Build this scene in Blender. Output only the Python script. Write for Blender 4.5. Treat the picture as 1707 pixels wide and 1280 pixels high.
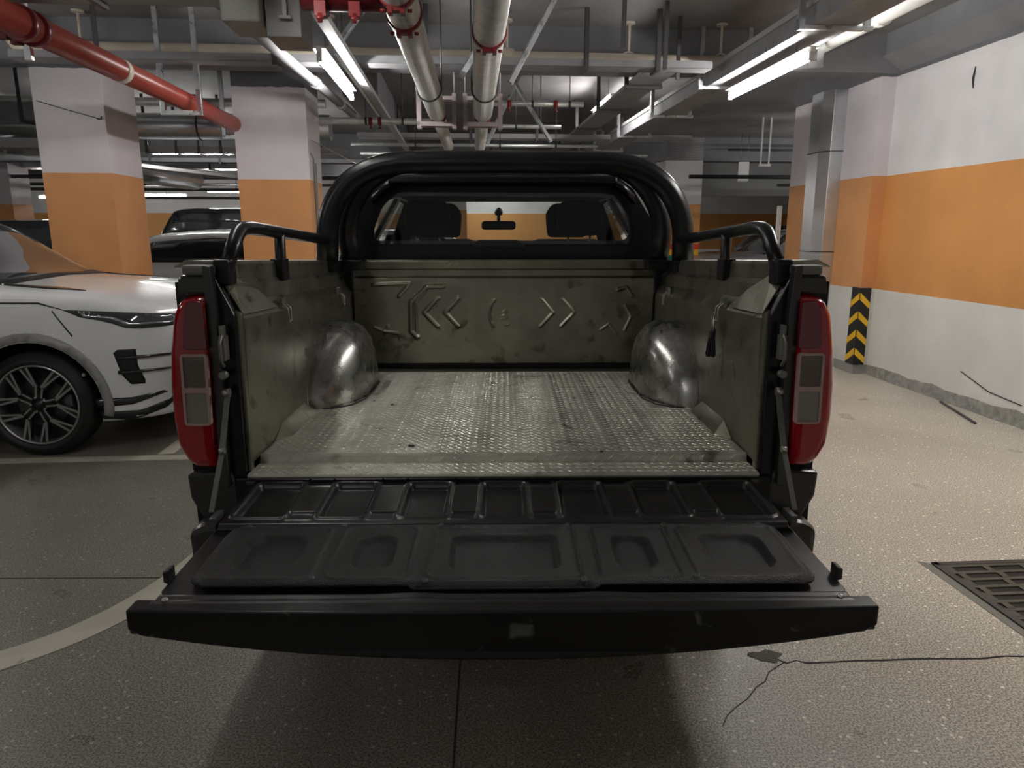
import bpy, bmesh, math, random
import numpy as np
from mathutils import Vector, Matrix
from mathutils.bvhtree import BVHTree
from mathutils.geometry import delaunay_2d_cdt
random.seed(7)
S = bpy.context.scene
for o in list(bpy.data.objects): bpy.data.objects.remove(o)
col = S.collection
PI = math.pi

# ------------------------------------------------------------- camera, world, exposure
EYE = 1.47
cd = bpy.data.cameras.new('camera'); cam = bpy.data.objects.new('camera', cd); col.objects.link(cam)
cd.sensor_width = 36; cd.lens = 1184/1707*36; cd.clip_end = 200; cd.clip_start = .02
cam.location = (0, 0, EYE)
cam.rotation_euler = (PI/2 - math.atan((640-385)/1184), 0, -math.atan(13.5/1184))
S.camera = cam
S.view_settings.view_transform = 'Standard'; S.view_settings.look = 'None'
S.view_settings.gamma = 1; S.view_settings.use_curve_mapping = False
S.view_settings.exposure = 1.38
w = bpy.data.worlds.new('world'); S.world = w; w.use_nodes = True
w.node_tree.nodes['Background'].inputs[0].default_value = (.80, .78, .74, 1)
w.node_tree.nodes['Background'].inputs[1].default_value = .075
LAMP = 34.0      # radiance of the fluorescent tubes

GA = math.radians(3.5)               # the garage grid is turned 3.5 degrees from the truck's axis
RG = Matrix.Rotation(GA, 4, 'Z')
def G(u, v, z=0): return RG @ Vector((u, v, z))

# ------------------------------------------------------------- materials
MATS = {}
def mat(name, color, rough=.5, metal=0, coat=0, emit=None, estr=0, var=0, vscale=8, bump=0, bscale=60, spec=.5, rvar=0, dark=None, dthr=.6, dscale=5, aniso=None, transm=0):
    if name in MATS: return MATS[name]
    m = bpy.data.materials.new(name); m.use_nodes = True; MATS[name] = m
    nt = m.node_tree; b = nt.nodes['Principled BSDF']; L = nt.links.new
    b.inputs['Base Color'].default_value = (*color, 1); b.inputs['Roughness'].default_value = rough
    b.inputs['Metallic'].default_value = metal; b.inputs['Coat Weight'].default_value = coat
    b.inputs['Specular IOR Level'].default_value = spec
    b.inputs['Transmission Weight'].default_value = transm
    if emit: b.inputs['Emission Color'].default_value = (*emit, 1); b.inputs['Emission Strength'].default_value = estr
    geo = nt.nodes.new('ShaderNodeNewGeometry')
    def noise(s, det=5, dist=0):
        n = nt.nodes.new('ShaderNodeTexNoise'); n.inputs['Scale'].default_value = s; n.inputs['Detail'].default_value = det
        n.inputs['Distortion'].default_value = dist
        L(geo.outputs['Position'], n.inputs['Vector']); return n.outputs['Fac']
    cur = None
    if var:
        mr = nt.nodes.new('ShaderNodeMapRange'); mr.inputs[1].default_value = .3; mr.inputs[2].default_value = .7
        mr.inputs[3].default_value = 1-var; mr.inputs[4].default_value = 1+var
        L(noise(vscale), mr.inputs[0])
        mx = nt.nodes.new('ShaderNodeVectorMath'); mx.operation = 'SCALE'; mx.inputs[0].default_value = color
        L(mr.outputs[0], mx.inputs['Scale']); cur = mx.outputs[0]; L(cur, b.inputs['Base Color'])
    if dark:
        rmp = nt.nodes.new('ShaderNodeMapRange'); rmp.inputs[1].default_value = dthr; rmp.inputs[2].default_value = dthr+.08
        L(noise(dscale, 8, .5), rmp.inputs[0])
        mc = nt.nodes.new('ShaderNodeMix'); mc.data_type = 'RGBA'
        L(rmp.outputs[0], mc.inputs[0])
        if cur: L(cur, mc.inputs[6])
        else: mc.inputs[6].default_value = (*color, 1)
        mc.inputs[7].default_value = (*dark, 1); L(mc.outputs[2], b.inputs['Base Color'])
    if rvar:
        mr = nt.nodes.new('ShaderNodeMapRange'); mr.inputs[1].default_value = .3; mr.inputs[2].default_value = .7
        mr.inputs[3].default_value = max(.02, rough-rvar); mr.inputs[4].default_value = rough+rvar
        L(noise(vscale*1.7), mr.inputs[0]); L(mr.outputs[0], b.inputs['Roughness'])
    if bump:
        bp = nt.nodes.new('ShaderNodeBump'); bp.inputs['Strength'].default_value = bump; bp.inputs['Distance'].default_value = .01
        L(noise(bscale), bp.inputs['Height']); L(bp.outputs[0], b.inputs['Normal'])
    return m

def glass(name, tint, gl=.12, rough=.02):
    m = bpy.data.materials.new(name); m.use_nodes = True; nt = m.node_tree; nt.nodes.clear(); L = nt.links.new
    out = nt.nodes.new('ShaderNodeOutputMaterial'); mx = nt.nodes.new('ShaderNodeMixShader')
    tr = nt.nodes.new('ShaderNodeBsdfTransparent'); tr.inputs[0].default_value = (*tint, 1)
    g = nt.nodes.new('ShaderNodeBsdfGlossy'); g.inputs['Roughness'].default_value = rough
    lw = nt.nodes.new('ShaderNodeLayerWeight'); lw.inputs[0].default_value = .5
    pw = nt.nodes.new('ShaderNodeMath'); pw.operation = 'POWER'; pw.inputs[1].default_value = 4; L(lw.outputs['Facing'], pw.inputs[0])
    fr = nt.nodes.new('ShaderNodeMath'); fr.operation = 'MULTIPLY_ADD'; fr.inputs[1].default_value = .9; fr.inputs[2].default_value = .02; L(pw.outputs[0], fr.inputs[0])
    L(fr.outputs[0], mx.inputs[0]); L(tr.outputs[0], mx.inputs[1]); L(g.outputs[0], mx.inputs[2]); L(mx.outputs[0], out.inputs[0])
    MATS[name] = m; return m

def banded(name, rows, rough=.55):
    """painted wall or column: plaster colours laid in horizontal coats, rows = [(z_top, colour), ...]"""
    m = bpy.data.materials.new(name); m.use_nodes = True; nt = m.node_tree; b = nt.nodes['Principled BSDF']; L = nt.links.new
    b.inputs['Roughness'].default_value = rough; b.inputs['Specular IOR Level'].default_value = .3
    geo = nt.nodes.new('ShaderNodeNewGeometry'); sp = nt.nodes.new('ShaderNodeSeparateXYZ'); L(geo.outputs['Position'], sp.inputs[0])
    def nz(s, det=4):
        n = nt.nodes.new('ShaderNodeTexNoise'); n.inputs['Scale'].default_value = s; n.inputs['Detail'].default_value = det
        L(geo.outputs['Position'], n.inputs['Vector']); return n.outputs['Fac']
    n = nz(9)
    last = rows[0][1]; cur = None
    for i in range(len(rows)-1):
        zt, amp = rows[i][0], rows[i][2]
        ma = nt.nodes.new('ShaderNodeMath'); ma.operation = 'MULTIPLY_ADD'; ma.inputs[1].default_value = amp; L(n, ma.inputs[0]); L(sp.outputs[2], ma.inputs[2])
        gt = nt.nodes.new('ShaderNodeMath'); gt.operation = 'GREATER_THAN'; gt.inputs[1].default_value = zt+amp*.5; L(ma.outputs[0], gt.inputs[0])
        mc = nt.nodes.new('ShaderNodeMix'); mc.data_type = 'RGBA'; L(gt.outputs[0], mc.inputs[0])
        if cur is None: mc.inputs[6].default_value = (*last, 1)
        else: L(cur, mc.inputs[6])
        mc.inputs[7].default_value = (*rows[i+1][1], 1); cur = mc.outputs[2]
    # faint soiling
    r = nt.nodes.new('ShaderNodeMapRange'); r.inputs[1].default_value = .25; r.inputs[2].default_value = .75; r.inputs[3].default_value = .90; r.inputs[4].default_value = 1.06
    L(nz(2.3, 6), r.inputs[0]); vs = nt.nodes.new('ShaderNodeVectorMath'); vs.operation = 'SCALE'; L(cur, vs.inputs[0]); L(r.outputs[0], vs.inputs['Scale'])
    L(vs.outputs[0], b.inputs['Base Color'])
    bp = nt.nodes.new('ShaderNodeBump'); bp.inputs['Strength'].default_value = .15; bp.inputs['Distance'].default_value = .01; L(nz(25), bp.inputs['Height']); L(bp.outputs[0], b.inputs['Normal'])
    MATS[name] = m; return m

WHITE = (.74, .72, .72); ORANGE = (.66, .30, .095); DARKC = (.15, .15, .158); GRIME = (.33, .32, .29)
M_wall = banded('wall_paint', [(.10, GRIME, .07), (.89, (.75, .74, .70), .01), (2.005, ORANGE, .008), (2.93, WHITE, .012), (9, DARKC, 0)])
M_pill = banded('pillar_paint', [(.10, GRIME, .05), (.89, (.70, .69, .66), .01), (2.005, (.66, .31, .12), .004), (2.93, (.70, .65, .68), .03), (9, DARKC, 0)])
M_flag = banded('flag_pillar_paint', [(.80, WHITE, 0), (.98, (.0, .22, .16), 0), (1.10, (.85, .45, .01), 0), (1.20, (.75, .03, .01), 0), (2.005, ORANGE, 0), (9, WHITE, 0)])
M_back = banded('back_wall_paint', [(.89, WHITE, 0), (2.005, (.55, .27, .09), 0), (3.4, (.62, .62, .62), 0), (9, DARKC, 0)])
M_ceil = mat('ceiling_concrete', (.25, .24, .24), .8, var=.25, vscale=1.2, bump=.2, bscale=12)
M_beam = mat('beam_concrete', (.19, .19, .20), .8, var=.2, vscale=1.5)

def floor_mat():
    m = bpy.data.materials.new('speckled_floor'); m.use_nodes = True; nt = m.node_tree; b = nt.nodes['Principled BSDF']; L = nt.links.new
    geo = nt.nodes.new('ShaderNodeNewGeometry')
    def N(s, d=4, kind='ShaderNodeTexNoise'):
        n = nt.nodes.new(kind); n.inputs['Scale'].default_value = s
        if kind == 'ShaderNodeTexNoise': n.inputs['Detail'].default_value = d
        L(geo.outputs['Position'], n.inputs['Vector']); return n
    def R(src, a, c, lo, hi):
        r = nt.nodes.new('ShaderNodeMapRange'); r.inputs[1].default_value = a; r.inputs[2].default_value = c; r.inputs[3].default_value = lo; r.inputs[4].default_value = hi; L(src, r.inputs[0]); return r.outputs[0]
    def mix(f, a, c):
        k = nt.nodes.new('ShaderNodeMix'); k.data_type = 'RGBA'; L(f, k.inputs[0])
        for s, i in ((a, 6), (c, 7)):
            if isinstance(s, tuple): k.inputs[i].default_value = (*s, 1)
            else: L(s, k.inputs[i])
        return k.outputs[2]
    base = mix(R(N(1.1, 6).outputs['Fac'], .35, .65, 0, 1), (.255, .238, .200), (.32, .30, .255))
    base = mix(R(N(150, 3).outputs['Fac'], .42, .58, 0, 1), (.11, .10, .082), base)
    base = mix(R(N(60, 3).outputs['Fac'], .60, .72, 0, .8), base, (.33, .31, .27))
    v = N(42, kind='ShaderNodeTexVoronoi'); v2 = N(90, kind='ShaderNodeTexVoronoi')
    # light aggregate chips: only some voronoi cells
    sx = nt.nodes.new('ShaderNodeSeparateColor'); L(v.outputs['Color'], sx.inputs[0])
    pick = nt.nodes.new('ShaderNodeMath'); pick.operation = 'GREATER_THAN'; pick.inputs[1].default_value = .83; L(sx.outputs[0], pick.inputs[0])
    near = nt.nodes.new('ShaderNodeMath'); near.operation = 'LESS_THAN'; near.inputs[1].default_value = .24; L(v.outputs['Distance'], near.inputs[0])
    an = nt.nodes.new('ShaderNodeMath'); an.operation = 'MULTIPLY'; L(pick.outputs[0], an.inputs[0]); L(near.outputs[0], an.inputs[1])
    base = mix(an.outputs[0], base, (.42, .40, .35))
    # base colour is multiplied paler towards the right, with a noisy edge
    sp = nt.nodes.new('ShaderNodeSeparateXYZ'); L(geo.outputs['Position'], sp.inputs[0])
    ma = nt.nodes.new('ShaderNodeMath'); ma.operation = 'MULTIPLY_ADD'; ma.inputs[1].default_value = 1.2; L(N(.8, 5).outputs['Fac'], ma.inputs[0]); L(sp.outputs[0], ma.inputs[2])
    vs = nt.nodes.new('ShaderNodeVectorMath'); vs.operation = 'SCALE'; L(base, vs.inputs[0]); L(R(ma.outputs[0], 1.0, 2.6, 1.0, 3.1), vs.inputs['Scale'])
    L(vs.outputs[0], b.inputs['Base Color'])
    L(R(N(3, 6).outputs['Fac'], .3, .7, .26, .46), b.inputs['Roughness'])
    b.inputs['Specular IOR Level'].default_value = .5
    bp = nt.nodes.new('ShaderNodeBump'); bp.inputs['Strength'].default_value = .25; bp.inputs['Distance'].default_value = .003; L(N(160, 3).outputs['Fac'], bp.inputs['Height']); L(bp.outputs[0], b.inputs['Normal'])
    return m
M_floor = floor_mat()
M_line = mat('worn_line_paint', (.50, .47, .38), .5, var=.1, vscale=6, dark=(.24, .22, .18), dthr=.66, dscale=14)
M_joint = mat('floor_joint', (.035, .03, .025), .9)
M_galv = mat('galvanised_steel', (.62, .64, .66), .34, 1, var=.15, vscale=9, rvar=.12)
M_galvp = mat('galvanised_pipe', (.80, .83, .81), .38, .6, var=.12, vscale=14, rvar=.1)
M_duct = mat('galvanised_duct', (.60, .62, .64), .33, 1, var=.10, vscale=3, rvar=.05, bump=.10, bscale=3)
M_tray = mat('grey_tray_paint', (.25, .25, .26), .7, 0, var=.1)
M_trayl = mat('light_tray_metal', (.42, .42, .42), .6, .3)
M_boxp = mat('grey_box_paint', (.30, .31, .28), .45)
M_pvc = mat('cream_pipe', (.60, .53, .43), .4, var=.06)
M_pvcw = mat('white_pipe', (.66, .66, .62), .4)
M_red = mat('red_pipe_paint', (.26, .045, .032), .32, var=.12, vscale=5)
M_redc = mat('dark_red_coupling', (.13, .012, .016), .3, .2)
M_redb = mat('red_clamp', (.24, .02, .022), .35)
M_steel = mat('dark_steel', (.10, .10, .10), .45, .7)
M_black = mat('black_rubber', (.012, .012, .012), .7)
M_tube = mat('fluorescent_tube', (.9, .9, .9), .4, emit=(1, .975, .945), estr=LAMP)
M_tubef = mat('distant_fluorescent_tube', (.9, .9, .9), .4, emit=(1, .975, .945), estr=LAMP)
M_tubed = mat('dim_fluorescent_tube', (.9, .9, .9), .4, emit=(1, .975, .945), estr=LAMP*.55)  # weaker output, set to balance the light on bed and left floor
M_tubeb = mat('bright_fluorescent_tube', (.9, .9, .9), .4, emit=(1, .975, .945), estr=LAMP*1.6)  # stronger output, set to balance the light on bed and right floor
M_lampb = mat('lamp_body', (.75, .75, .74), .4)
M_wsign = mat('white_sign', (.6, .6, .6), .5)
M_yel = mat('reflective_yellow', (.85, .50, .02), .4)
M_blk = mat('black_plastic', (.012, .012, .013), .45)
# truck
M_paint = mat('black_truck_paint', (.005, .005, .007), .26, spec=.35)
M_dpaint = mat('dark_grey_paint', (.019, .019, .017), .30, coat=.4)
M_bed = mat('bare_bed_metal', (.235, .225, .175), .34, .88, var=.18, vscale=7, rvar=.08, dark=(.12, .108, .07), dthr=.60, dscale=9, bump=.05, bscale=14)
M_bedf = mat('tread_plate_metal', (.58, .57, .50), .36, .55, var=.14, vscale=5, rvar=.10, dark=(.24, .22, .17), dthr=.63, dscale=7)
M_arch = mat('polished_arch_metal', (.33, .33, .31), .27, .95, var=.14, vscale=10, rvar=.08, dark=(.2, .19, .16), dthr=.62, dscale=16)
M_gate = mat('tailgate_black_metal', (.010, .010, .010), .33, rvar=.05, vscale=20)
M_liner = mat('textured_black_plastic', (.009, .009, .0085), .38, bump=.55, bscale=420)
M_gedge = mat('scuffed_black_edge', (.005, .005, .005), .28, spec=.35, dark=(.09, .09, .08), dthr=.68, dscale=18)
M_bar = mat('satin_black_tube', (.006, .006, .007), .30, spec=.35)
M_lens = mat('red_lens', (.42, .003, .012), .12, coat=1, transm=.15)
M_clear = mat('clear_reverse_lens', (.22, .20, .17), .18, coat=1, bump=.3, bscale=160)
M_smoke = mat('smoked_lens', (.10, .075, .055), .14, coat=1, bump=.3, bscale=160)
M_dlens = mat('dark_red_lens', (.13, .002, .006), .10, coat=1)
M_lframe = mat('pale_lens_frame', (.42, .29, .26), .3)
M_strap = mat('grey_steel_strap', (.20, .20, .18), .45, .8)
M_hook = mat('steel_hook', (.40, .40, .37), .35, 1)
M_tassel = mat('navy_tassel', (.008, .008, .022), .85)
M_cloth = mat('dark_seat_fabric', (.008, .010, .011), .9, spec=.1)
M_lining = mat('cabin_trim', (.035, .036, .037), .75)
M_post = mat('headrest_post_chrome', (.5, .5, .5), .25, 1)
M_glass = glass('truck_window_glass', (.93, .95, .94))
M_cglass = glass('clear_windscreen', (.96, .98, .97))
# cars
M_white = mat('white_car_paint', (.84, .85, .84), .22, coat=.8)
M_silver = mat('silver_car_paint', (.58, .60, .60), .28, .1, coat=.8)
M_dkcar = mat('black_car_paint', (.008, .009, .011), .2, coat=1)
M_grcar = mat('grey_car_paint', (.30, .30, .31), .3, .1, coat=.7)
M_dglass = mat('dark_car_glass', (.012, .014, .015), .06, coat=.5)
M_wglass = mat('reflective_windscreen', (.035, .04, .042), .05, coat=1)
M_tyre = mat('tyre_rubber', (.018, .018, .018), .62, bump=.1, bscale=40)
M_rimb = mat('gloss_black_rim', (.012, .012, .012), .25)
M_rims = mat('machined_rim', (.42, .42, .42), .28, .8)
M_gblk = mat('gloss_black_trim', (.008, .008, .009), .15, coat=1)
M_grtrim = mat('grey_cladding', (.33, .33, .31), .35, coat=.4)
M_hlamp = mat('headlamp_glass', (.05, .055, .06), .08, coat=1)
M_hlin = mat('headlamp_chrome', (.55, .57, .58), .15, .9)
M_seal = mat('seat_light', (.35, .35, .34), .7)

# ------------------------------------------------------------- object helpers
class MB:
    def __init__(s): s.v = []; s.f = []; s.sm = []
    def add(s, vs, fs, smooth=False):
        k = len(s.v); s.v += [tuple(p) for p in vs]; s.f += [tuple(i+k for i in f) for f in fs]; s.sm += [smooth]*len(fs); return s
    def box(s, x0, x1, y0, y1, z0, z1):
        v = [(x, y, z) for z in (z0, z1) for y in (y0, y1) for x in (x0, x1)]
        return s.add(v, [(0,2,3,1),(4,5,7,6),(0,1,5,4),(2,6,7,3),(0,4,6,2),(1,3,7,5)])
    def cbox(s, c, d, rot=None):
        v = [Vector(((i&1)-.5, ((i>>1)&1)-.5, ((i>>2)&1)-.5)) for i in range(8)]
        v = [Vector((p.x*d[0], p.y*d[1], p.z*d[2])) for p in v]
        if rot is not None: v = [rot @ p for p in v]
        return s.add([p+Vector(c) for p in v], [(0,2,3,1),(4,5,7,6),(0,1,5,4),(2,6,7,3),(0,4,6,2),(1,3,7,5)])
    def bar(s, p, q, w, h, up=(0,0,1)):
        p = Vector(p); q = Vector(q); d = (q-p); l = d.length; d.normalize()
        u = Vector(up)
        if abs(d.dot(u)) > .98: u = Vector((0,1,0))
        a = d.cross(u).normalized(); b = a.cross(d)
        R = Matrix((a, d, b)).transposed()
        return s.cbox((p+q)/2, (w, l, h), R)
    def prism(s, poly, axis, a, b):
        """poly of 2D points extruded along axis from a to b. axis x: (y,z); y: (x,z); z: (x,y)"""
        def P(p, t): return (t, p[0], p[1]) if axis == 'x' else (p[0], t, p[1]) if axis == 'y' else (p[0], p[1], t)
        n = len(poly); area = sum(poly[i][0]*poly[(i+1)%n][1]-poly[(i+1)%n][0]*poly[i][1] for i in range(n))
        v = [P(p, a) for p in poly]+[P(p, b) for p in poly]
        f = [tuple(range(n)), tuple(range(2*n-1, n-1, -1))]+[(i, i+n, (i+1)%n+n, (i+1)%n) for i in range(n)]
        return s.add(v, f)
    def tube(s, pts, r, n=12, closed=False, caps=True, sq=None):
        pts = [Vector(p) for p in pts]; m = len(pts); rr = r if isinstance(r, (list, tuple)) else [r]*m
        vs = []; T = []
        for i in range(m):
            a = pts[i-1] if (i > 0 or closed) else pts[i]; b = pts[(i+1) % m] if (i < m-1 or closed) else pts[i]
            T.append((b-a).normalized())
        ref = Vector((0,0,1)) if abs(T[0].z) < .9 else Vector((0,1,0))
        u = T[0].cross(ref).normalized()
        for i in range(m):
            u = (u - T[i]*u.dot(T[i])).normalized(); w_ = T[i].cross(u)
            for k in range(n):
                a = 2*PI*k/n
                vs.append(pts[i]+(u*math.cos(a)+w_*math.sin(a))*rr[i])
        fs = []
        for i in range(m if closed else m-1):
            for k in range(n):
                a = i*n+k; b = i*n+(k+1) % n; j = (i+1) % m
                fs.append((a, b, j*n+(k+1) % n, j*n+k))
        s.add(vs, fs, True)
        if caps and not closed:
            k0 = len(s.v)-len(vs)
            s.f += [tuple(k0+i for i in range(n-1, -1, -1)), tuple(k0+(m-1)*n+i for i in range(n))]; s.sm += [False, False]
        return s
    def lathe(s, prof, c, axis='z', n=32, a0=0, a1=2*PI, smooth=True):
        """prof = (r, h)"""
        full = abs(a1-a0-2*PI) < 1e-6; m = n if full else n+1; vs = []
        for r, h in prof:
            for k in range(m):
                a = a0+(a1-a0)*k/n; x, y = r*math.cos(a), r*math.sin(a)
                p = (x, y, h) if axis == 'z' else (x, h, y) if axis == 'y' else (h, x, y)
                vs.append((p[0]+c[0], p[1]+c[1], p[2]+c[2]))
        fs = []
        for i in range(len(prof)-1):
            for k in range(m if full else m-1):
                a = i*m+k; b = i*m+(k+1) % m
                fs.append((a, b, b+m, a+m))
        return s.add(vs, fs, smooth)
    def grid(s, P, smooth=True):
        """P[i][j] points"""
        n = len(P); m = len(P[0])
        return s.add([p for r in P for p in r], [(i*m+j, i*m+j+1, (i+1)*m+j+1, (i+1)*m+j) for i in range(n-1) for j in range(m-1)], smooth)

def rnd(pts, r, n=4):
    """round the corners of a 3D polyline"""
    pts = [Vector(p) for p in pts]; out = [pts[0]]
    for i in range(1, len(pts)-1):
        a, b, c = pts[i-1], pts[i], pts[i+1]
        d1 = (a-b); d2 = (c-b); k = min(r, d1.length*.48, d2.length*.48)
        p, q = b+d1.normalized()*k, b+d2.normalized()*k
        for t in range(n+1):
            t /= n; out.append(p*(1-t)**2+b*2*t*(1-t)+q*t*t)
    out.append(pts[-1]); return out

ORIG = {}
def link(name, mb, m, parent=None, origin=None, frame='G', bevel=0, mod=None, weld=True):
    me = bpy.data.meshes.new(name)
    vs = np.array(mb.v, dtype=float)
    if parent is not None:
        root = parent
        while root.parent: root = root.parent
        o0 = ORIG[root.name]
    elif origin is not None: o0 = Vector(origin)
    else: o0 = Vector(((vs[:,0].min()+vs[:,0].max())/2, (vs[:,1].min()+vs[:,1].max())/2, vs[:,2].min()))
    vs = vs-np.array(o0)
    me.from_pydata(vs.tolist(), [], mb.f); me.polygons.foreach_set('use_smooth', mb.sm); me.update()
    if isinstance(m, (list, tuple)):
        for k in m: me.materials.append(k)
    else: me.materials.append(m)
    o = bpy.data.objects.new(name, me); col.objects.link(o)
    bm = bmesh.new(); bm.from_mesh(me); bmesh.ops.recalc_face_normals(bm, faces=bm.faces); bm.to_mesh(me); bm.free()
    if parent is not None: o.parent = parent
    else:
        o.location = (RG @ o0) if frame == 'G' else o0
        o.rotation_euler = (0, 0, GA if frame == 'G' else 0)
        ORIG[o.name] = o0
    if bevel:
        b = o.modifiers.new('bevel', 'BEVEL'); b.width = bevel; b.segments = 2; b.limit_method = 'ANGLE'; b.angle_limit = math.radians(35)
    return o
def tag(o, label, cat=None, group=None, kind=None):
    if label: o['label'] = label
    if cat: o['category'] = cat
    if group: o['group'] = group
    if kind: o['kind'] = kind
    return o
def thing(name, label, cat, origin, frame='G', group=None):
    o = bpy.data.objects.new(name, None); col.objects.link(o); o.empty_display_size = .1
    o0 = Vector(origin); o.location = (RG @ o0) if frame == 'G' else o0
    o.rotation_euler = (0, 0, GA if frame == 'G' else 0); ORIG[o.name] = o0
    return tag(o, label, cat, group)
def struct(name, mb, m, label=None, **k):
    o = link(name, mb, m, **k); o['kind'] = 'structure'
    if label: o['label'] = label
    return o
def copy_tree(o, parent=None):
    c = o.copy(); col.objects.link(c)
    if parent is not None: c.parent = parent
    for ch in [x for x in bpy.data.objects if x.parent == o]: copy_tree(ch, c)
    return c
def dup(o, dloc, label=None, group=None, rotz=None):
    """copy of a thing moved by dloc (garage axes)"""
    c = copy_tree(o); d = RG @ Vector(dloc); c.location = o.location+d
    if rotz is not None: c.rotation_euler = (0, 0, GA+rotz)
    if label: c['label'] = label
    if group: c['group'] = group
    return c

# ------------------------------------------------------------- the setting
SLAB = 3.3
fl = MB(); fl.add([(-24, -4, 0), (14, -4, 0), (14, 24, 0), (-24, 24, 0)], [(0, 1, 2, 3)])
fl.add([(-24, -4, -.2), (14, -4, -.2), (14, 24, -.2), (-24, 24, -.2)], [(3, 2, 1, 0)])
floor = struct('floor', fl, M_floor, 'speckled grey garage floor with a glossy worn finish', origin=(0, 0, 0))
def ribbon(pts, wd, z0=0, z1=.003, mb=None):
    """flat painted band or joint on the floor, in world axes -> garage axes"""
    mb = mb or MB(); P = [Vector((p[0], p[1], 0)) for p in pts]; W = wd if isinstance(wd, (list, tuple)) else [wd]*len(P); L_, R_ = [], []
    for i, p in enumerate(P):
        t = (P[min(i+1, len(P)-1)]-P[max(i-1, 0)]).normalized(); n_ = Vector((-t.y, t.x, 0))*W[i]/2
        L_.append(p+n_); R_.append(p-n_)
    inv = RG.inverted()
    L_ = [inv @ p for p in L_]; R_ = [inv @ p for p in R_]
    mb.grid([[(p.x, p.y, z1) for p in L_], [(p.x, p.y, z1) for p in R_]], False)
    mb.grid([[(p.x, p.y, z0) for p in L_], [(p.x, p.y, z1) for p in L_]], False)
    mb.grid([[(p.x, p.y, z0) for p in R_], [(p.x, p.y, z1) for p in R_]], False)
    return mb
# curved cream band: an arc swinging round behind the truck on the left
cl = [(-2.3, 1.98), (-2.05, 2.07), (-1.765, 2.235), (-1.6, 2.40), (-1.49, 2.60), (-1.42, 2.83), (-1.39, 3.05), (-1.375, 3.4), (-1.37, 4.0), (-1.37, 4.4)]
arc = ribbon(rnd([(x, y, 0) for x, y in cl], .1), .135)
o = link('floor_marking', arc, M_line, floor); tag(o, 'curved cream painted line')
mk = ribbon([(-9, 4.53-.4), (-1.2, 4.53+.06)], .10)
o = link('floor_marking', mk, M_line, floor); tag(o, 'straight cream line under the white car')
mk = ribbon([(-2.28, 4.6), (-2.62, 9.8)], .10)
o = link('floor_marking', mk, M_line, floor); tag(o, 'bay line beside the white car')
jm = ribbon([(-9, 2.87), (-1.2, 2.85)], .006, 0, .0015); ribbon([(-.17, 2.9), (-.13, 1.0)], .006, 0, .0015, jm)
o = link('floor_joint', jm, M_joint, floor)
rr = random.Random(3)
cr = [(.94, 2.24), (.98, 2.20), (1.02, 2.215), (1.05, 2.20)] + [(1.05+.09*i, 2.205+.003*i+rr.uniform(-.006, .006)) for i in range(1, 24)]
cm = ribbon(cr, [.007+rr.uniform(-.003, .003) for _ in cr], 0, .0015)
cr = [(.98, 2.21), (.90, 2.15), (.87, 2.10), (.83, 2.07), (.78, 2.01), (.73, 1.97), (.69, 1.93), (.66, 1.88)]
ribbon(cr, .0035, 0, .0015, cm)
o = link('floor_crack', cm, M_joint, floor)
pt = MB(); pt.add([(1.06+.055*math.cos(a)*(1+.3*math.sin(3*a)), 2.18+.035*math.sin(a)*(1+.25*math.cos(5*a)), .002) for a in [i*PI/10 for i in range(20)]], [tuple(range(20))])
o = link('floor_patch', pt, mat('patch_mortar', (.10, .095, .08), .9, bump=.8, bscale=120), floor)

c = MB(); c.box(-24, 14, -4, 24, SLAB, SLAB+.2)
struct('ceiling', c, M_ceil, 'dark grey concrete ceiling slab', origin=(0, 0, SLAB))
def wall(name, a, label, m=M_wall): 
    b = MB(); b.box(*a); return struct(name, b, m, label)
wr = wall('wall_right', (4.25, 4.45, -4, 7.06, 0, SLAB), 'white and orange side wall right of the truck')
wall('wall_right_pilaster', (4.10, 4.45, 7.05, 8.86, 0, SLAB), 'white and orange pier past the striped corner guard', M_pill)
wall('wall_back', (-24, 14, 23, 23.2, 0, SLAB), 'far white and orange wall', M_back)
wall('wall_left', (-24.2, -24, -4, 23, 0, SLAB), 'far left garage wall', M_back)
wall('wall_far_right', (14, 14.2, -4, 23, 0, SLAB), 'far right garage wall', M_back)
# worn render skirting along the right wall
b = MB(); P0 = []; rr = random.Random(5)
sk = [(4.25, -4+.25*i) for i in range(45) if -4+.25*i <= 7.0]
top = []; bot = []
for (u, v) in sk: 
    h = .10+rr.uniform(-.02, .025); top.append((4.243, v, h)); bot.append((4.225+rr.uniform(-.01, .008), v, 0.0))
b.grid([bot, top], False); b.grid([top, [(4.25, p[1], p[2]+.004) for p in top]], False)
struct('baseboard_right', b, mat('chipped_render', (.30, .29, .26), .9, var=.3, vscale=18, bump=.9, bscale=28), 'chipped grey render skirting at the foot of the wall')
# cross beams
for nm, (v0, v1, zb) in zip(('first', 'second', 'third'), ((7.0, 7.36, 2.95), (14.6, 15.0, 2.85), (20.5, 20.9, 2.85))):
    b = MB(); b.box(-24, 14, v0, v1, zb, SLAB); struct('ceiling_beam', b, M_beam, nm+' concrete cross beam from the camera')
b = MB(); b.box(4.08, 4.26, -4, 7.0, 3.1, SLAB); b.prism([(4.26, 2.96), (4.26, 3.1), (4.05, 3.1)], 'y', -4, 7.0)
struct('ceiling_beam', b, M_beam, 'edge beam along the top of the right wall')
b = MB(); b.box(-1.3, -.9, 8.7, 14.6, 2.98, SLAB); struct('ceiling_beam', b, M_beam, 'lengthwise beam beyond the middle pillar')

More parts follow.
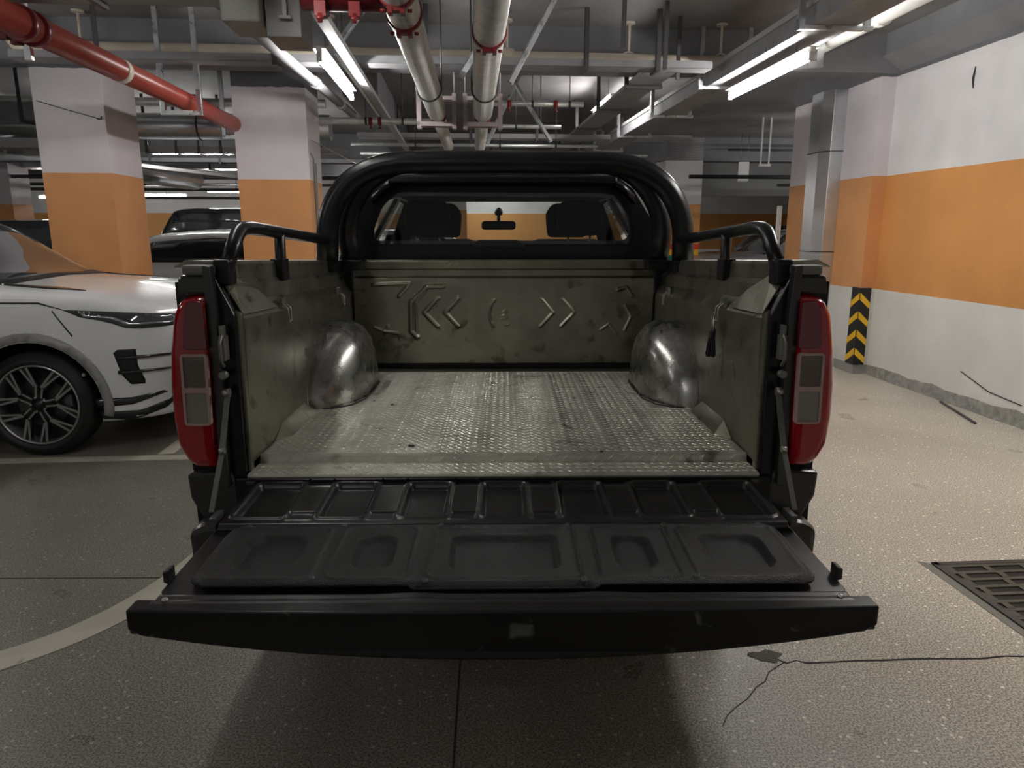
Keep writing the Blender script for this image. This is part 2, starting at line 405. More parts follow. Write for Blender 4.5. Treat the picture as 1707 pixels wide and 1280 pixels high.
def pillar(u0, u1, v0, v1, label, m=M_pill):
    b = MB(); b.box(u0, u1, v0, v1, 0, SLAB if not 7.0 <= v0 < 7.36 else 2.95)
    o = struct('pillar', b, m, label, bevel=.004); return o
pillar(-3.90, -3.27, 7.24, 7.93, 'square orange and white pillar behind the white car')
p2 = pillar(-2.33, -1.58, 8.0, 8.7, 'square orange and white pillar left of the roll bar')
pillar(4.15, 4.92, 14.6, 15.3, 'pillar with red yellow and green bands behind the roll bar', M_flag)
pillar(-9.9, -9.0, 15.5, 16.2, 'far pillar at the left edge of the picture')
pillar(-3.0, -2.3, 20.6, 21.3, 'distant pillar between the first two near pillars')
pillar(-.5, .2, 18.9, 19.6, 'distant pillar above the roll bar')
# lintel wall at right, behind the grey car
b = MB(); b.box(4.95, 14, 15.2, 15.4, 2.2, SLAB); struct('wall_upper_right', b, mat('block_lintel', (.20, .20, .20), .8), 'dark upper wall right of the banded pillar')

# ------------------------------------------------------------- wall fittings at right
t = thing('wall_duct', 'vertical galvanised metal duct beside the orange pier', 'duct', (4.02, 7.95, 0))
b = MB(); b.prism([(4.10, 7.66), (3.97, 7.68), (3.90, 7.80), (3.91, 8.06), (4.10, 8.10)], 'z', 0.0, 2.93); link('duct_casing', b, M_duct, t, bevel=.004)
for z in (1.24, 2.30):
    b = MB(); b.prism([(4.10, 7.652), (3.965, 7.672), (3.893, 7.795), (3.903, 8.068), (4.10, 8.108)], 'z', z, z+.012); link('duct_seam', b, M_steel, t)
t = thing('corner_guard', 'black rubber corner guard with four yellow chevrons on the pier', 'corner guard', (4.09, 7.05, .10))
b = MB(); b.box(4.088, 4.205, 7.032, 7.052, .10, .90); b.box(4.085, 4.102, 7.032, 7.19, .10, .90); link('rubber_strip', b, M_blk, t, bevel=.003)
for i in range(4):
    z = .28+.19*i
    b = MB(); b.prism([(4.092, z), (4.200, z-.10), (4.200, z-.165), (4.092, z-.07)], 'y', 7.027, 7.033)
    b.prism([(7.035, z), (7.185, z-.10), (7.185, z-.165), (7.035, z-.07)], 'x', 4.080, 4.086)
    o = link('chevron', b, M_yel, t); 
b = MB(); b.tube([(4.18, 5.76, .01), (3.98, 5.06, .01)], .010, 8); tag(link('metal_rod', b, M_steel), 'thin dark rod lying on the floor by the right wall', 'rod')
# floor drain with its slotted lid
t = thing('drain_grate', 'slotted cast iron drain grate set in the floor at right', 'drain', (2.75, 2.2, 0))
b = MB()
u0, u1, v0, v1 = 2.10, 3.5, 1.35, 2.82
for (a0, a1, b0, b1) in ((u0, u1, v1-.03, v1), (u0, u1, v0, v0+.03), (u0, u0+.03, v0, v1), (u1-.03, u1, v0, v1)): b.box(a0, a1, b0, b1, 0, .010)
link('frame', b, M_steel, t, bevel=.002)
mdr = mat('cast_iron', (.13, .125, .10), .6, .5, bump=.5, bscale=60)
b = MB(); v = v1-.03; k = 0
while v > v0+.06:
    b.box(u0+.03, u1-.03, v-.020, v, 0, .008)
    off = 0 if k % 2 == 0 else .02; u = u0+.03+off
    while u < u1-.04:
        b.box(max(u, u0+.03)-.0, min(u+.030, u1-.03), v-.066, v-.018, 0, .008); u += .175
    v -= .062; k += 1
link('grille', b, mdr, t)
b = MB(); b.box(u0+.03, u1-.03, v0+.03, v1-.03, .0005, .002); link('dark_well', b, M_joint, t)
b = MB(); b.prism([(2.055, 2.85), (2.10, 2.825), (2.10, 1.3), (2.075, 1.3)], 'z', 0, .002); link('mortar_edge', b, mat('mortar', (.27, .26, .22), .9, bump=.6, bscale=80), t)
# wall marks
b = MB(); b.tube([(4.245, 5.95, 2.79), (4.243, 5.96, 2.70), (4.246, 5.95, 2.62)], [.004, .010, .003], 6)
o = link('plaster_crack', b, M_joint, wr)
b = MB(); b.tube([(4.246, 5.65, .30), (4.244, 5.3, .20), (4.246, 4.95, .17)], .004, 6)
o = link('plaster_crack', b, M_joint, wr)

# ------------------------------------------------------------- ceiling services
def rod(b, u, v, z0, z1=SLAB, r=.006): b.tube([(u, v, z0), (u, v, z1)], r, 6)
def strip_hanger(b, u, v, z0, z1=SLAB, w_=.04): b.box(u-w_/2, u+w_/2, v-.003, v+.003, z0, z1); b.box(u-w_/2, u-w_/2+.004, v-.003, v+.03, z0, z1)
def lamp(u, v0, z, label, group, length=1.2, far=False, lat=False, top=SLAB, m=None):
    t = thing('fluorescent_lamp', label, 'lamp', (u, v0, z-.03), group=group)
    def T(a, d, zz): return (u+a, v0+d, zz) if lat else (u+d, v0+a, zz)
    def bx(b, a0, a1, d0, d1, z0, z1):
        p, q = T(a0, d0, z0), T(a1, d1, z1); b.box(min(p[0], q[0]), max(p[0], q[0]), min(p[1], q[1]), max(p[1], q[1]), z0, z1)
    b = MB(); bx(b, -.02, length+.02, -.018, .018, z+.035, z+.07)
    bx(b, -.02, length+.02, -.045, -.018, z+.060, z+.066); bx(b, -.02, length+.02, .018, .045, z+.060, z+.066)
    link('housing', b, M_lampb, t)
    for a in (-.015, length-.015):
        b = MB(); bx(b, a, a+.03, -.018, .018, z-.022, z+.036); link('lamp_holder', b, M_lampb, t)
    b = MB(); b.tube([T(.01, 0, z), T(length-.01, 0, z)], .020 if not far else .022, 12); link('tube', b, m or (M_tubef if far else M_tube), t)
    for a in (.25, length-.42):
        b = MB(); p = T(a, 0, 0); rod(b, p[0], p[1], z+.07, top, .003); link('hanger_wire', b, M_steel, t)
    return t
lamp(-.97, 5.50, 2.67, 'lit tube lamp above the left side of the truck cab', 'ceiling tube lamps', length=1.55)
lamp(2.50, 5.22, 2.67, 'lit tube lamp under the right cable trunking', 'ceiling tube lamps', length=1.55, top=2.78)
lamp(-.97, 2.0, 2.67, 'lit tube lamp over the left side of the open tailgate', 'ceiling tube lamps', length=1.55, m=M_tubed)
lamp(2.50, 2.15, 2.67, 'lit tube lamp over the floor right of the open tailgate', 'ceiling tube lamps', length=1.55, m=M_tubeb, top=2.78)
for (u, v, z, lb) in ((-11.2, 20.5, 2.35, 'far lit tube left of the orange pillar behind the white car'), (-8.2, 19.5, 2.35, 'far lit tube right of the orange pillar behind the white car'),
                      (-6.2, 18.7, 2.42, 'far lit tube beside the left edge of the middle pillar')):
    lamp(u, v, z, lb, 'far tube lamps', far=True, lat=True)
for (u, v, lb) in ((-4.6, 4.6, 'tube lamp over the white car'), (-4.6, 11.5, 'tube lamp over the silver car'), (-5.8, 10.98, 'added fill tube lamp hidden behind the pillar by the white car'), (-2.9, 10.98, 'added fill tube lamp hidden behind the middle pillar'), (1.87, 9.0, 'added fill tube lamp hidden above the far right trunking'), (6.6, 12.5, 'tube lamp over the grey car at right'), (5.9, 11.1, 'added fill tube lamp hidden behind the right pier'), (3.4, 19.6, 'added fill tube lamp right of the middle near the back wall'), (-2.9, 19.6, 'added fill tube lamp left of the middle near the back wall'), (.4, 21.4, 'added fill tube lamp closest to the back wall'), (0.2, 19.6, 'tube lamp near the back wall'), (-9.5, 10.5, 'tube lamp over the dark cars at left'), (-1.4, -2.2, 'tube lamp behind the photographer'), (-3.9, 1.3, 'tube lamp above the empty floor left of the photographer')):  # those behind pillars and pier, above trunking, by back wall: mostly added fill
    lamp(u, v, 3.02 if u == 1.87 else 2.62 if v > 0 else 2.42, lb, 'unseen tube lamps', lat=(v > 11 or u == -3.9), m=M_tubed if u == -3.9 else None)

# lamp rail at left
t = thing('cable_trunking', 'narrow grey lamp rail running away above the cab at left', 'cable trunking', (-.85, 4.4, 2.77))
b = MB(); b.box(-.895, -.815, 4.385, 13.2, 2.785, 2.83); link('channel', b, M_trayl, t)
b = MB(); b.box(-.935, -.905, 5.9, 9.2, 2.79, 2.82); link('cover_strip', b, M_lampb, t)
for v in (5.6, 8.0, 10.5, 13.0): b = MB(); rod(b, -.855, v, 2.83, r=.005); link('hanger', b, M_steel, t)
# long trunking at right
t = thing('cable_trunking', 'wide grey cable trunking running away above the right side of the truck', 'cable trunking', (2.48, 3, 2.78))
b = MB(); b.prism([(2.33, 2.79), (2.63, 2.79), (2.63, 2.93), (2.33, 2.93)], 'y', 1.2, 14.4); link('tray', b, M_tray, t)
b = MB(); b.box(2.315, 2.33, 1.2, 14.4, 2.91, 2.95); b.box(2.63, 2.645, 1.2, 14.4, 2.91, 2.95); link('rim', b, M_trayl, t)
for v in (3.4, 4.9, 6.9, 8.6, 10.4, 12.2, 13.8):
    b = MB(); b.bar((2.24, v, 2.775), (2.74, v, 2.775), .04, .025); strip_hanger(b, 2.26, v, 2.76); strip_hanger(b, 2.71, v, 2.76); link('hanger_frame', b, M_galv, t)
t = thing('cable_trunking', 'second grey cable trunking far off left of the wide one', 'cable trunking', (1.8, 3, 2.8))
b = MB(); b.box(1.72, 2.02, 6.9, 14.4, 2.90, 2.94); link('tray', b, M_tray, t)
for v in (7.5, 9.0, 10.6, 12.4): b = MB(); strip_hanger(b, 1.70, v, 2.87); strip_hanger(b, 2.04, v, 2.87); b.bar((1.68, v, 2.88), (2.06, v, 2.88), .04, .025); link('hanger_frame', b, M_steel, t)
# cream pipe beside it
t = thing('drain_pipe', 'cream plastic pipe running behind the right cable trunking', 'pipe', (2.65, 5, 2.7))
b = MB(); b.tube([(3.20, 1.5, 3.06), (3.12, 8.0, 3.02)], .066, 16); link('pipe', b, M_pvcw, t)
b = MB(); b.tube([(3.165, 5.5, 3.035), (3.164, 5.57, 3.035)], .074, 16); link('collar', b, M_pvcw, t)
for v in (3.2, 5.9): b = MB(); rod(b, 3.17, v, 3.08); link('hanger', b, M_pvcw, t)
t = thing('pipe_bracket', 'galvanised arm bracket at the near end of the right tube lamp', 'bracket', (2.85, 6.2, 2.78))
b = MB(); b.bar((2.64, 6.2, 2.80), (3.06, 6.2, 2.84), .06, .055); b.box(3.0, 3.06, 6.17, 6.23, 2.84, SLAB); link('arm', b, M_galv, t, bevel=.003)
# grey sprinkler mains
for (pa, pb, r, lb, nm) in (((-.335, 1.5, 2.60), (-.20, 7.3, 2.60), .090, 'left thick galvanised sprinkler main above the cab', 'l'), ((.135, 1.5, 2.60), (.245, 7.3, 2.60), .094, 'right thick galvanised sprinkler main above the cab', 'r')):
    t = thing('sprinkler_main', lb, 'pipe', (pa[0], 4, 2.5))
    A, B = Vector(pa), Vector(pb)
    b = MB(); b.tube([A, B], r, 24); link('pipe', b, M_galvp, t)
    D = (B-A).normalized(); C2 = B+D*2.9
    b = MB(); b.tube([B-D*.02, C2], r*.78, 18); link('far_pipe', b, M_pvcw, t)
    def at(v): return A+D*((v-A.y)/D.y)
    for vv in ((3.72, 4.12) if nm == 'l' else (4.45,)):
        p = at(vv); b = MB(); b.tube([p-D*.028, p+D*.028], r+.008, 24)
        for s in (-1, 1): b.cbox(p+Vector((s*.03, 0, -r-.014)), (.022, .06, .03)); b.tube([p+Vector((s*.052, 0, -r-.012)), p+Vector((s*.075, 0, -r-.012))], .009, 8)
        b.cbox(p+Vector((0, 0, -r-.008)), (.07, .05, .02)); tag(link('coupling', b, M_redb, t), 'red clamp coupling')
    p = at(6.15); b = MB(); b.tube([(p.x+(r+.012)*math.cos(a), p.y, p.z+(r+.012)*math.sin(a)) for a in [i*2*PI/24 for i in range(24)]], .007, 6, closed=True)
    rod(b, p.x-r-.012, p.y, p.z); rod(b, p.x+r+.012, p.y, p.z); link('pipe_ring', b, M_steel, t)
    p = B; b = MB()
    for vv in (-.03, .06):
        q = p+D*vv; b.box(q.x-.19, q.x+.19, q.y-.02, q.y+.02, 2.46, 2.50); b.box(q.x-.19, q.x+.19, q.y-.02, q.y+.02, 2.70, 2.735)
        for s in (-1, 1): b.box(q.x+s*.17-.02, q.x+s*.17+.02, q.y-.02, q.y+.02, 2.44, 2.76); rod(b, q.x+s*.17, q.y, 2.7)
    link('clamp_frame', b, mat('pinkish_clamp', (.42, .36, .36), .45, .4), t)
    p = B+D*.25; b = MB(); b.tube([p-D*.05, p+D*.05], r*.78+.012, 18); tag(link('coupling', b, M_redb, t), 'red coupling past the bracket')
# red flanged tee at the top edge
t = thing('pipe_fitting', 'dark red flanged fitting joined to the left sprinkler main', 'pipe fitting', (-.6, 3.9, 2.5))
b = MB(); b.tube([(-.74, 3.80, 2.60), (-.34, 3.80, 2.60)], .088, 20); b.tube([(-.66, 3.80, 2.60), (-.62, 3.80, 2.60)], .112, 20); b.tube([(-.50, 3.80, 2.60), (-.46, 3.80, 2.60)], .112, 20); link('body', b, M_redc, t)
for x in (-.64, -.48):
    b = MB(); b.box(x-.026, x+.026, 3.70, 3.76, 2.465, 2.53); b.tube([(x, 3.70, 2.475), (x, 3.70, 2.435)], .011, 8); b.lathe([(.018, .0), (.018, .012), (0, .012)], (x, 3.70, 2.45), n=6); link('bolt', b, M_redb, t)
# braces
def brace(p, q, lb): b = MB(); b.bar(p, q, .045, .030); b.bar((p[0]+.0, p[1]+.03, p[2]), (q[0], q[1]+.03, q[2]), .006, .05); tag(link('seismic_brace', b, M_galv), lb, 'brace')
brace((.02, 6.0, 3.0-.35), (.42, 6.1, SLAB), 'left slanting strut between the two sprinkler mains'); brace((.42, 6.0, 2.62), (.80, 6.05, SLAB), 'slanting strut right of the sprinkler mains')
brace((-1.05, 6.0, 2.72), (-.62, 6.1, SLAB), 'slanting strut behind the red fitting'); brace((.6, 8.9, SLAB), (1.12, 8.9, 2.52), 'far slanting strut under the right trunking')
brace((.35, 9.0, 2.5), (.75, 9.0, SLAB), 'far slanting strut right of the mains bracket')
# cream cross pipe
t = thing('drain_pipe', 'long cream plastic pipe crossing under the ceiling', 'pipe', (0, 6.8, 2.9))
b = MB(); b.tube(rnd([(-3.75, 6.72, SLAB), (-3.75, 6.80, 3.0), (2.75, 6.8, 2.965)], .12, 6), .062, 16); link('pipe', b, M_pvc, t)
for u in (-3.2, -1.1, .45, 1.55, 2.4): b = MB(); b.tube([(u, 6.8, 2.93), (u, 6.8, 3.05)], .068, 16) if u in (.45,) else None; rod(b, u, 6.8, 3.05, SLAB-.001, .012); b.tube([(u, 6.8, SLAB-.02), (u, 6.8, SLAB-.001)], .05, 12); b.tube([(u+.069*math.cos(a), 6.8, 2.98+.069*math.sin(a)) for a in [i*PI/8 for i in range(16)]], .008, 6, closed=True); link('hanger', b, M_pvc, t)
# lateral trays and pipes
def cross_tray(u0, u1, v, z, w_, h, m, lb, hang=(), name='cable_tray', cat='cable tray', hm=None):
    t = thing(name, lb, cat, ((u0+u1)/2, v, z)); b = MB()
    b.box(u0, u1, v-w_/2, v+w_/2, z, z+.004); b.box(u0, u1, v-w_/2, v-w_/2+.004, z, z+h); b.box(u0, u1, v+w_/2-.004, v+w_/2, z, z+h); link('tray', b, m, t)
    for u in hang:
        b = MB(); strip_hanger(b, u, v-w_/2-.01, z-.03); b.bar((u, v-w_/2-.01, z-.015), (u, v+w_/2+.01, z-.015), .03, .02); link('hanger', b, hm or M_steel, t)
    return t
def cross_pipe(u0, u1, v, z, r, m, lb, hang=(), cat='pipe', name='pipe_run', heads=()):
    t = thing(name, lb, cat, ((u0+u1)/2, v, z)); b = MB(); b.tube([(u0, v, z), (u1, v, z)], r, 12); link('pipe', b, m, t)
    for u in hang: b = MB(); rod(b, u, v, z, r=.005); b.tube([(u-.012, v, z), (u+.012, v, z)], r+.006, 12); link('hanger', b, M_steel, t)
    for u in heads: b = MB(); b.tube([(u, v, z), (u, v, z-.07)], .008, 8); b.lathe([(.004, -.06), (.02, -.07), (.02, -.075)], (u, v, z), n=10); b.tube([(u-.02, v, z-.0), (u+.02, v, z)], r+.01, 12); tag(link('sprinkler_head', b, M_redb, t), 'red sprinkler head')
    return t
cross_tray(-3.6, 2.2, 6.52, 2.84, .20, .06, M_tray, 'grey cable tray crossing just under the cream pipe', (-2.9, -1.5, -.25, 1.1, 1.72))
cross_tray(-14, -1.26, 4.22, 2.67, .26, .13, M_boxp, 'grey cable trunking crossing the top left corner', (-3.4, -1.9), 'cable_trunking', 'cable trunking')
t = thing('junction_box', 'large olive grey box at the end of the top left trunking', 'junction box', (-1.1, 4.15, 2.46))
b = MB(); b.box(-1.19, -.995, 4.0, 4.32, 2.51, 2.95); link('housing', b, M_boxp, t, bevel=.012)
t = thing('junction_box', 'smaller grey box right of the olive box beside the lit tube', 'junction box', (-.87, 4.2, 2.41))
b = MB(); b.box(-.985, -.805, 4.08, 4.38, 2.46, 2.95); link('housing', b, mat('mid_grey_box', (.22, .22, .21), .4), t, bevel=.004)
b = MB(); b.box(-.89, -.87, 4.05, 4.06, 2.55, 2.68); b.box(-.91, -.85, 4.045, 4.06, 2.54, 2.555); link('latch', b, M_trayl, t)
t = thing('pipe_run', 'thin grey pipe sloping away under the two grey boxes', 'pipe', (-1.0, 5, 2.5)); b = MB(); b.tube([(-1.36, 4.5, 2.76), (-1.18, 8.6, 2.76)], .042, 12); link('pipe', b, M_tray, t)
for v in (6.8, 7.9):
    b = MB(); b.tube([(-1.26+(v-6.8)*.045, v, 2.76), (-1.256+(v-6.8)*.045, v+.1, 2.76)], .052, 12); link('collar', b, M_trayl, t)
cross_pipe(.35, 1.35, 8.0, 2.795, .028, M_galvp, 'silver pipe crossing right of the sprinkler mains', (.8, 1.2), heads=(.55, 1.05))
cross_pipe(.42, 1.25, 9.0, 2.70, .024, M_galvp, 'thinner silver pipe below and behind the first', (.7, 1.0))
cross_pipe(-1.5, 2.0, 10.6, 2.66, .022, M_galvp, 'low pale pipe crossing just above the roll bar', (-.6, .6, 1.4))
cross_pipe(-1.5, -.28, 8.3, 2.645, .035, M_galvp, 'silver pipe left of the sprinkler mains', (-1.0, -.6), heads=(-.95, -.85))
cross_pipe(-1.6, 3.2, 12.4, 2.72, .03, M_galvp, 'galvanised pipe crossing far above the cab', (-.8, .7, 2.3))
cross_tray(-1.5, 3.6, 11.4, 2.84, .25, .07, M_trayl, 'pale cable tray crossing far above the cab', (-.9, .2, 1.2, 2.4))
cross_tray(-9, 3.6, 13.6, 2.66, .30, .07, M_tray, 'grey cable tray crossing above the far cars', (-7, -5.4, -4.2, -3, -.9, .6))
cross_pipe(-9, -1.6, 9.6, 2.74, .16, M_duct, 'fat galvanised round duct between the two near pillars', (-3.2, -2.7), 'duct', 'round_duct')
cross_pipe(-9, -1.6, 9.3, 2.98, .05, M_galvp, 'silver pipe above the fat round duct', (-3.1,))
cross_tray(-9, -1.6, 10.8, 2.55, .30, .07, M_trayl, 'pale cable ladder under the fat round duct', (-4.3, -3.9, -3.6, -3.3, -2.9))
cross_pipe(-16, -4.4, 9.9, 2.52, .17, M_duct, 'fat galvanised duct left of the near pillar', (-6,), 'duct', 'round_duct')
cross_tray(-16, -4.3, 8.6, 2.36, .25, .10, M_trayl, 'pale tray left of the near pillar', (-5.9, -5.1))
cross_tray(-16, -4.3, 9.2, 2.72, .35, .18, M_tray, 'deep grey tray above the left duct', (-5.6, -5.0))
for i, (v, z, u0, u1) in enumerate(((15.6, 2.55, -14, -2.2), (17.0, 2.38, -14, -4.1), (18.2, 2.25, -9.3, -3.7), (19.2, 2.62, -16, 2.0))):
    cross_pipe(u0, u1, v, z, .035, M_steel, ('nearest', 'second', 'third', 'farthest')[i]+' of the dark pipes crossing the far left bays', (-7.0, -5.0), )
cross_tray(-12, -3, 16.2, 2.75, .5, .25, M_duct, 'square galvanised duct over the far left bays', (-6.5, -5.2), 'square_duct', 'duct')
# slanting trays seen between the near pillars
t = thing('cable_tray', 'pale tray slanting away between the near pillars', 'cable tray', (-4.5, 13, 2.5)); b = MB(); b.bar((-5.4, 9.5, 2.42), (-3.4, 16.5, 2.45), .25, .05); link('tray', b, M_trayl, t)
t = thing('air_duct', 'insulated silver duct slanting between the near pillars', 'duct', (-5, 13, 2.5)); b = MB(); b.tube([(-5.55, 11.2, 2.45), (-5.0, 14.4, 2.42)], .19, 14); link('duct', b, M_duct, t); b = MB(); b.tube([(-5.5, 11.5, 2.45), (-5.49, 11.6, 2.45)], .20, 14); link('band', b, M_steel, t)
# red pipe
t = thing('fire_pipe', 'red painted fire pipe running away at the upper left', 'pipe', (-2.3, 5, 2.45))
b = MB(); b.tube(rnd([(-2.33, 1.5, 2.56), (-2.33, 8.2, 2.56), (-2.20, 8.5, 2.56)], .1), .078, 20); link('pipe', b, M_red, t)
b = MB(); b.tube([(-2.33, 5.42, 2.56), (-2.33, 5.49, 2.56)], .082, 20); tag(link('band', b, mat('pale_band', (.55, .50, .42), .3), t), 'pale metal band')
for v in (4.28, 4.40): b = MB(); b.tube([(-2.33, v, 2.56), (-2.33, v+.05, 2.56)], .094, 20); b.cbox((-2.42, v+.02, 2.50), (.05, .04, .05)); link('coupling', b, M_redc, t)
for v in (4.62, 6.55, 8.15):
    b = MB(); b.box(-2.50, -2.46, v-.004, v+.03, 2.44, SLAB); b.box(-2.20, -2.16, v-.004, v+.03, 2.44, SLAB) if v > 5 else None
    if v > 5: b.box(-2.50, -2.16, v-.004, v+.03, 2.43, 2.47)
    link('hanger', b, M_galv, t, bevel=.002)
# hanging rods over the rear right
for i, (u, v) in enumerate(((1.30, 5.9), (1.72, 6.2), (1.95, 6.6))):
    b = MB(); b.box(u-.016, u+.016, v-.012, v+.012, 2.87 if i == 0 else 2.78, SLAB); tag(link('hanger_post', b, M_steel), ('left', 'middle', 'right')[i]+' of three grey hanger posts under the ceiling above the roll bar right corner', 'hanger post')
# right background
cross_pipe(4.2, 9.5, 13.2, 2.44, .035, M_black, 'black pipe crossing in front of the banded pillar', (7.8, 6.9))
cross_pipe(5.2, 9.5, 14.0, 3.0, .02, M_steel, 'thin pipe high behind the right pier', (6, 7))
cross_pipe(5.6, 9.5, 12.6, 2.26, .025, M_steel, 'short dark pipe under the black one at right', (6.9, 7.1))
t = thing('hanging_sign', 'small white board hanging at the right behind the roll bar', 'sign', (5.55, 14, 2.4)); b = MB(); b.box(5.42, 5.63, 13.99, 14.0, 2.42, 2.78); link('board', b, M_wsign, t)
b = MB(); rod(b, 5.45, 13.995, 2.75); rod(b, 5.60, 13.995, 2.75); link('hanging_rod', b, M_galv, t)
t = thing('lamp_bracket', 'pair of pale rods hanging left of the right pier', 'bracket', (5.5, 12, 2.5)); b = MB()
for u in (5.02, 5.16): b.box(u-.012, u+.012, 12.0, 12.02, 2.55, SLAB)
b.box(4.99, 5.19, 11.98, 12.04, 2.52, 2.56); link('rods', b, M_lampb, t)
b = MB(); b.box(4.02, 4.07, 8.95, 9.0, 0, 1.78); tag(link('guard_post', b, M_lampb, bevel=.004), 'slim white post at the far edge of the right pier', 'post')
# conduits on the middle pillar, wire on the left pillar
b = MB(); b.tube([(-1.572, 8.08, 2.28), (-1.572, 8.22, 2.24), (-1.572, 8.24, .4)], .009, 6); b.tube([(-1.572, 8.33, 2.2), (-1.572, 8.33, .4)], .009, 6)
tag(link('conduit', b, M_boxp), 'pair of thin grey conduits down the side of the middle pillar', 'conduit')
b = MB(); b.tube([(-3.86, 7.23, 2.64), (-3.55, 7.23, 2.55), (-3.32, 7.225, 2.49)], .004, 6); b.tube([(-3.34, 7.225, 2.49), (-3.30, 7.22, 2.485), (-3.295, 7.22, 2.51)], .007, 6)
tag(link('wire_hook', b, M_steel), 'thin wire ending in a hook across the pillar behind the white car', 'wire')
b = MB(); b.tube([(-1.56, 8.1, 2.42), (-1.0, 7.6, 2.12)], .004, 6); tag(link('stay_wire', b, M_galv), 'thin pale wire slanting from the middle pillar', 'wire')

# ------------------------------------------------------------- cars
def smooth_interp(xs, ys, x):
    """monotone-ish cubic (pchip)"""
    n = len(xs); h = [xs[i+1]-xs[i] for i in range(n-1)]; d = [(ys[i+1]-ys[i])/h[i] for i in range(n-1)]
    m = [d[0]]+[0 if d[i-1]*d[i] <= 0 else 2*d[i-1]*d[i]/(d[i-1]+d[i]) for i in range(1, n-1)]+[d[-1]]
    i = max(0, min(n-2, next((k for k in range(n-1) if x <= xs[k+1]), n-2)))
    t = (x-xs[i])/h[i]
    return (2*t**3-3*t*t+1)*ys[i]+(t**3-2*t*t+t)*h[i]*m[i]+(-2*t**3+3*t*t)*ys[i+1]+(t**3-t*t)*h[i]*m[i+1]

def car_surface(st, n=46):
    """st rows: a, zb, (w,z)x5 ; returns MB closed body in car axes (a back from the nose, y lateral, z up)"""
    xs = [r[0] for r in st]; rows = []
    A = []
    for i in range(len(xs)-1):
        k = max(2, int((xs[i+1]-xs[i])/.07))
        A += [xs[i]+(xs[i+1]-xs[i])*j/k for j in range(k)]
    A.append(xs[-1])
    ncol = len(st[0])-1
    for a in A:
        p = [smooth_interp(xs, [r[1+c] for r in st], a) for c in range(ncol)]
        zb = p[0]; pts = [(0, zb), (p[1]*.93, zb)]+[(p[1+2*k], p[2+2*k]) for k in range((ncol-1)//2)]
        # smooth the section
        out = [pts[0], pts[1]]
        for k in range(1, len(pts)-1):
            q0, q1, q2, q3 = pts[max(k-1, 0)], pts[k], pts[k+1], pts[min(k+2, len(pts)-1)]
            for j in range(1, 5):
                t = j/4; tt = .35
                f = lambda i: (2*t**3-3*t*t+1)*q1[i]+(t**3-2*t*t+t)*(q2[i]-q0[i])*tt+(-2*t**3+3*t*t)*q2[i]+(t**3-t*t)*(q3[i]-q1[i])*tt
                out.append((f(0), f(1)))
        # run to the centre line
        rows.append((a, out))
    b = MB(); P = []
    for a, out in rows:
        half = out; topz = out[-1]
        r = [(a, -y, z) for y, z in reversed(half)]
        full = [(a, y, z) for y, z in half[::-1]]   # top -> bottom, right
        ring = full + [(a, -y, z) for y, z in half[1:-1]] + [(a, -half[-1][0], half[-1][1])]
        P.append(ring+[ring[0]])
    b.grid(P, True)
    for R in (P[0], P[-1]): b.add(R[:-1], [tuple(range(len(R)-1))], False)
    return b

def make_bvh(mb): return BVHTree.FromPolygons([Vector(p) for p in mb.v], [list(f) for f in mb.f])
def decal(bvh, poly, mode, off=.004, res=.05, thick=.006):
    """skin patch cut to poly and laid on the body: mode 'side-' (a,z) seen from -y, 'side+', 'top' (a,y), 'front' (y,z), 'rear'"""
    n = len(poly); xs = [p[0] for p in poly]; ys = [p[1] for p in poly]
    def inside(x, y):
        c_ = False; j = n-1
        for i in range(n):
            if (poly[i][1] > y) != (poly[j][1] > y) and x < (poly[j][0]-poly[i][0])*(y-poly[i][1])/(poly[j][1]-poly[i][1])+poly[i][0]: c_ = not c_
            j = i
        return c_
    pts = []; edges = []
    for i in range(n):
        p, q = Vector(poly[i]), Vector(poly[(i+1) % n]); k = max(1, int((q-p).length/res))
        for j in range(k): pts.append(p+(q-p)*j/k)
    nb = len(pts); edges = [(i, (i+1) % nb) for i in range(nb)]
    x = min(xs)
    while x < max(xs):
        y = min(ys)
        while y < max(ys):
            if inside(x, y) and min((Vector((x, y))-p).length for p in pts[:nb]) > res*.35: pts.append(Vector((x, y)))
            y += res
        x += res
    v2, _, f2, _, _, _ = delaunay_2d_cdt(pts, edges, [], 1, 1e-6)
    out = []
    for p in v2:
        if mode == 'side-': o_, d = Vector((p[0], -3, p[1])), Vector((0, 1, 0))
        elif mode == 'side+': o_, d = Vector((p[0], 3, p[1])), Vector((0, -1, 0))
        elif mode == 'top': o_, d = Vector((p[0], p[1], 4)), Vector((0, 0, -1))
        elif mode == 'front': o_, d = Vector((-3, p[0], p[1])), Vector((1, 0, 0))
        else: o_, d = Vector((12, p[0], p[1])), Vector((-1, 0, 0))
        h, nn, _, _ = bvh.ray_cast(o_, d)
        if h is None: out.append(None); continue
        if nn.dot(d) > 0: nn = -nn
        out.append((h, (nn*.4-d*.6).normalized()))
    b = MB(); idx = {}; vs = []
    for i, hn in enumerate(out):
        if hn is not None: idx[i] = len(vs); vs.append(hn[0]+hn[1]*off)
    k = len(vs); vs2 = [out[i][0]-out[i][1]*thick for i in idx]
    fs = [tuple(idx[i] for i in f) for f in f2 if all(i in idx for i in f)]
    cnt = {}
    for f in fs:
        for i in range(len(f)): e = (f[i], f[(i+1) % len(f)]); cnt[tuple(sorted(e))] = cnt.get(tuple(sorted(e)), [])+[e]
    side = [(e[0][1], e[0][0], e[0][0]+k, e[0][1]+k) for e in cnt.values() if len(e) == 1]
    b.add(vs+vs2, fs, True); b.f += side; b.sm += [False]*len(side)
    return b

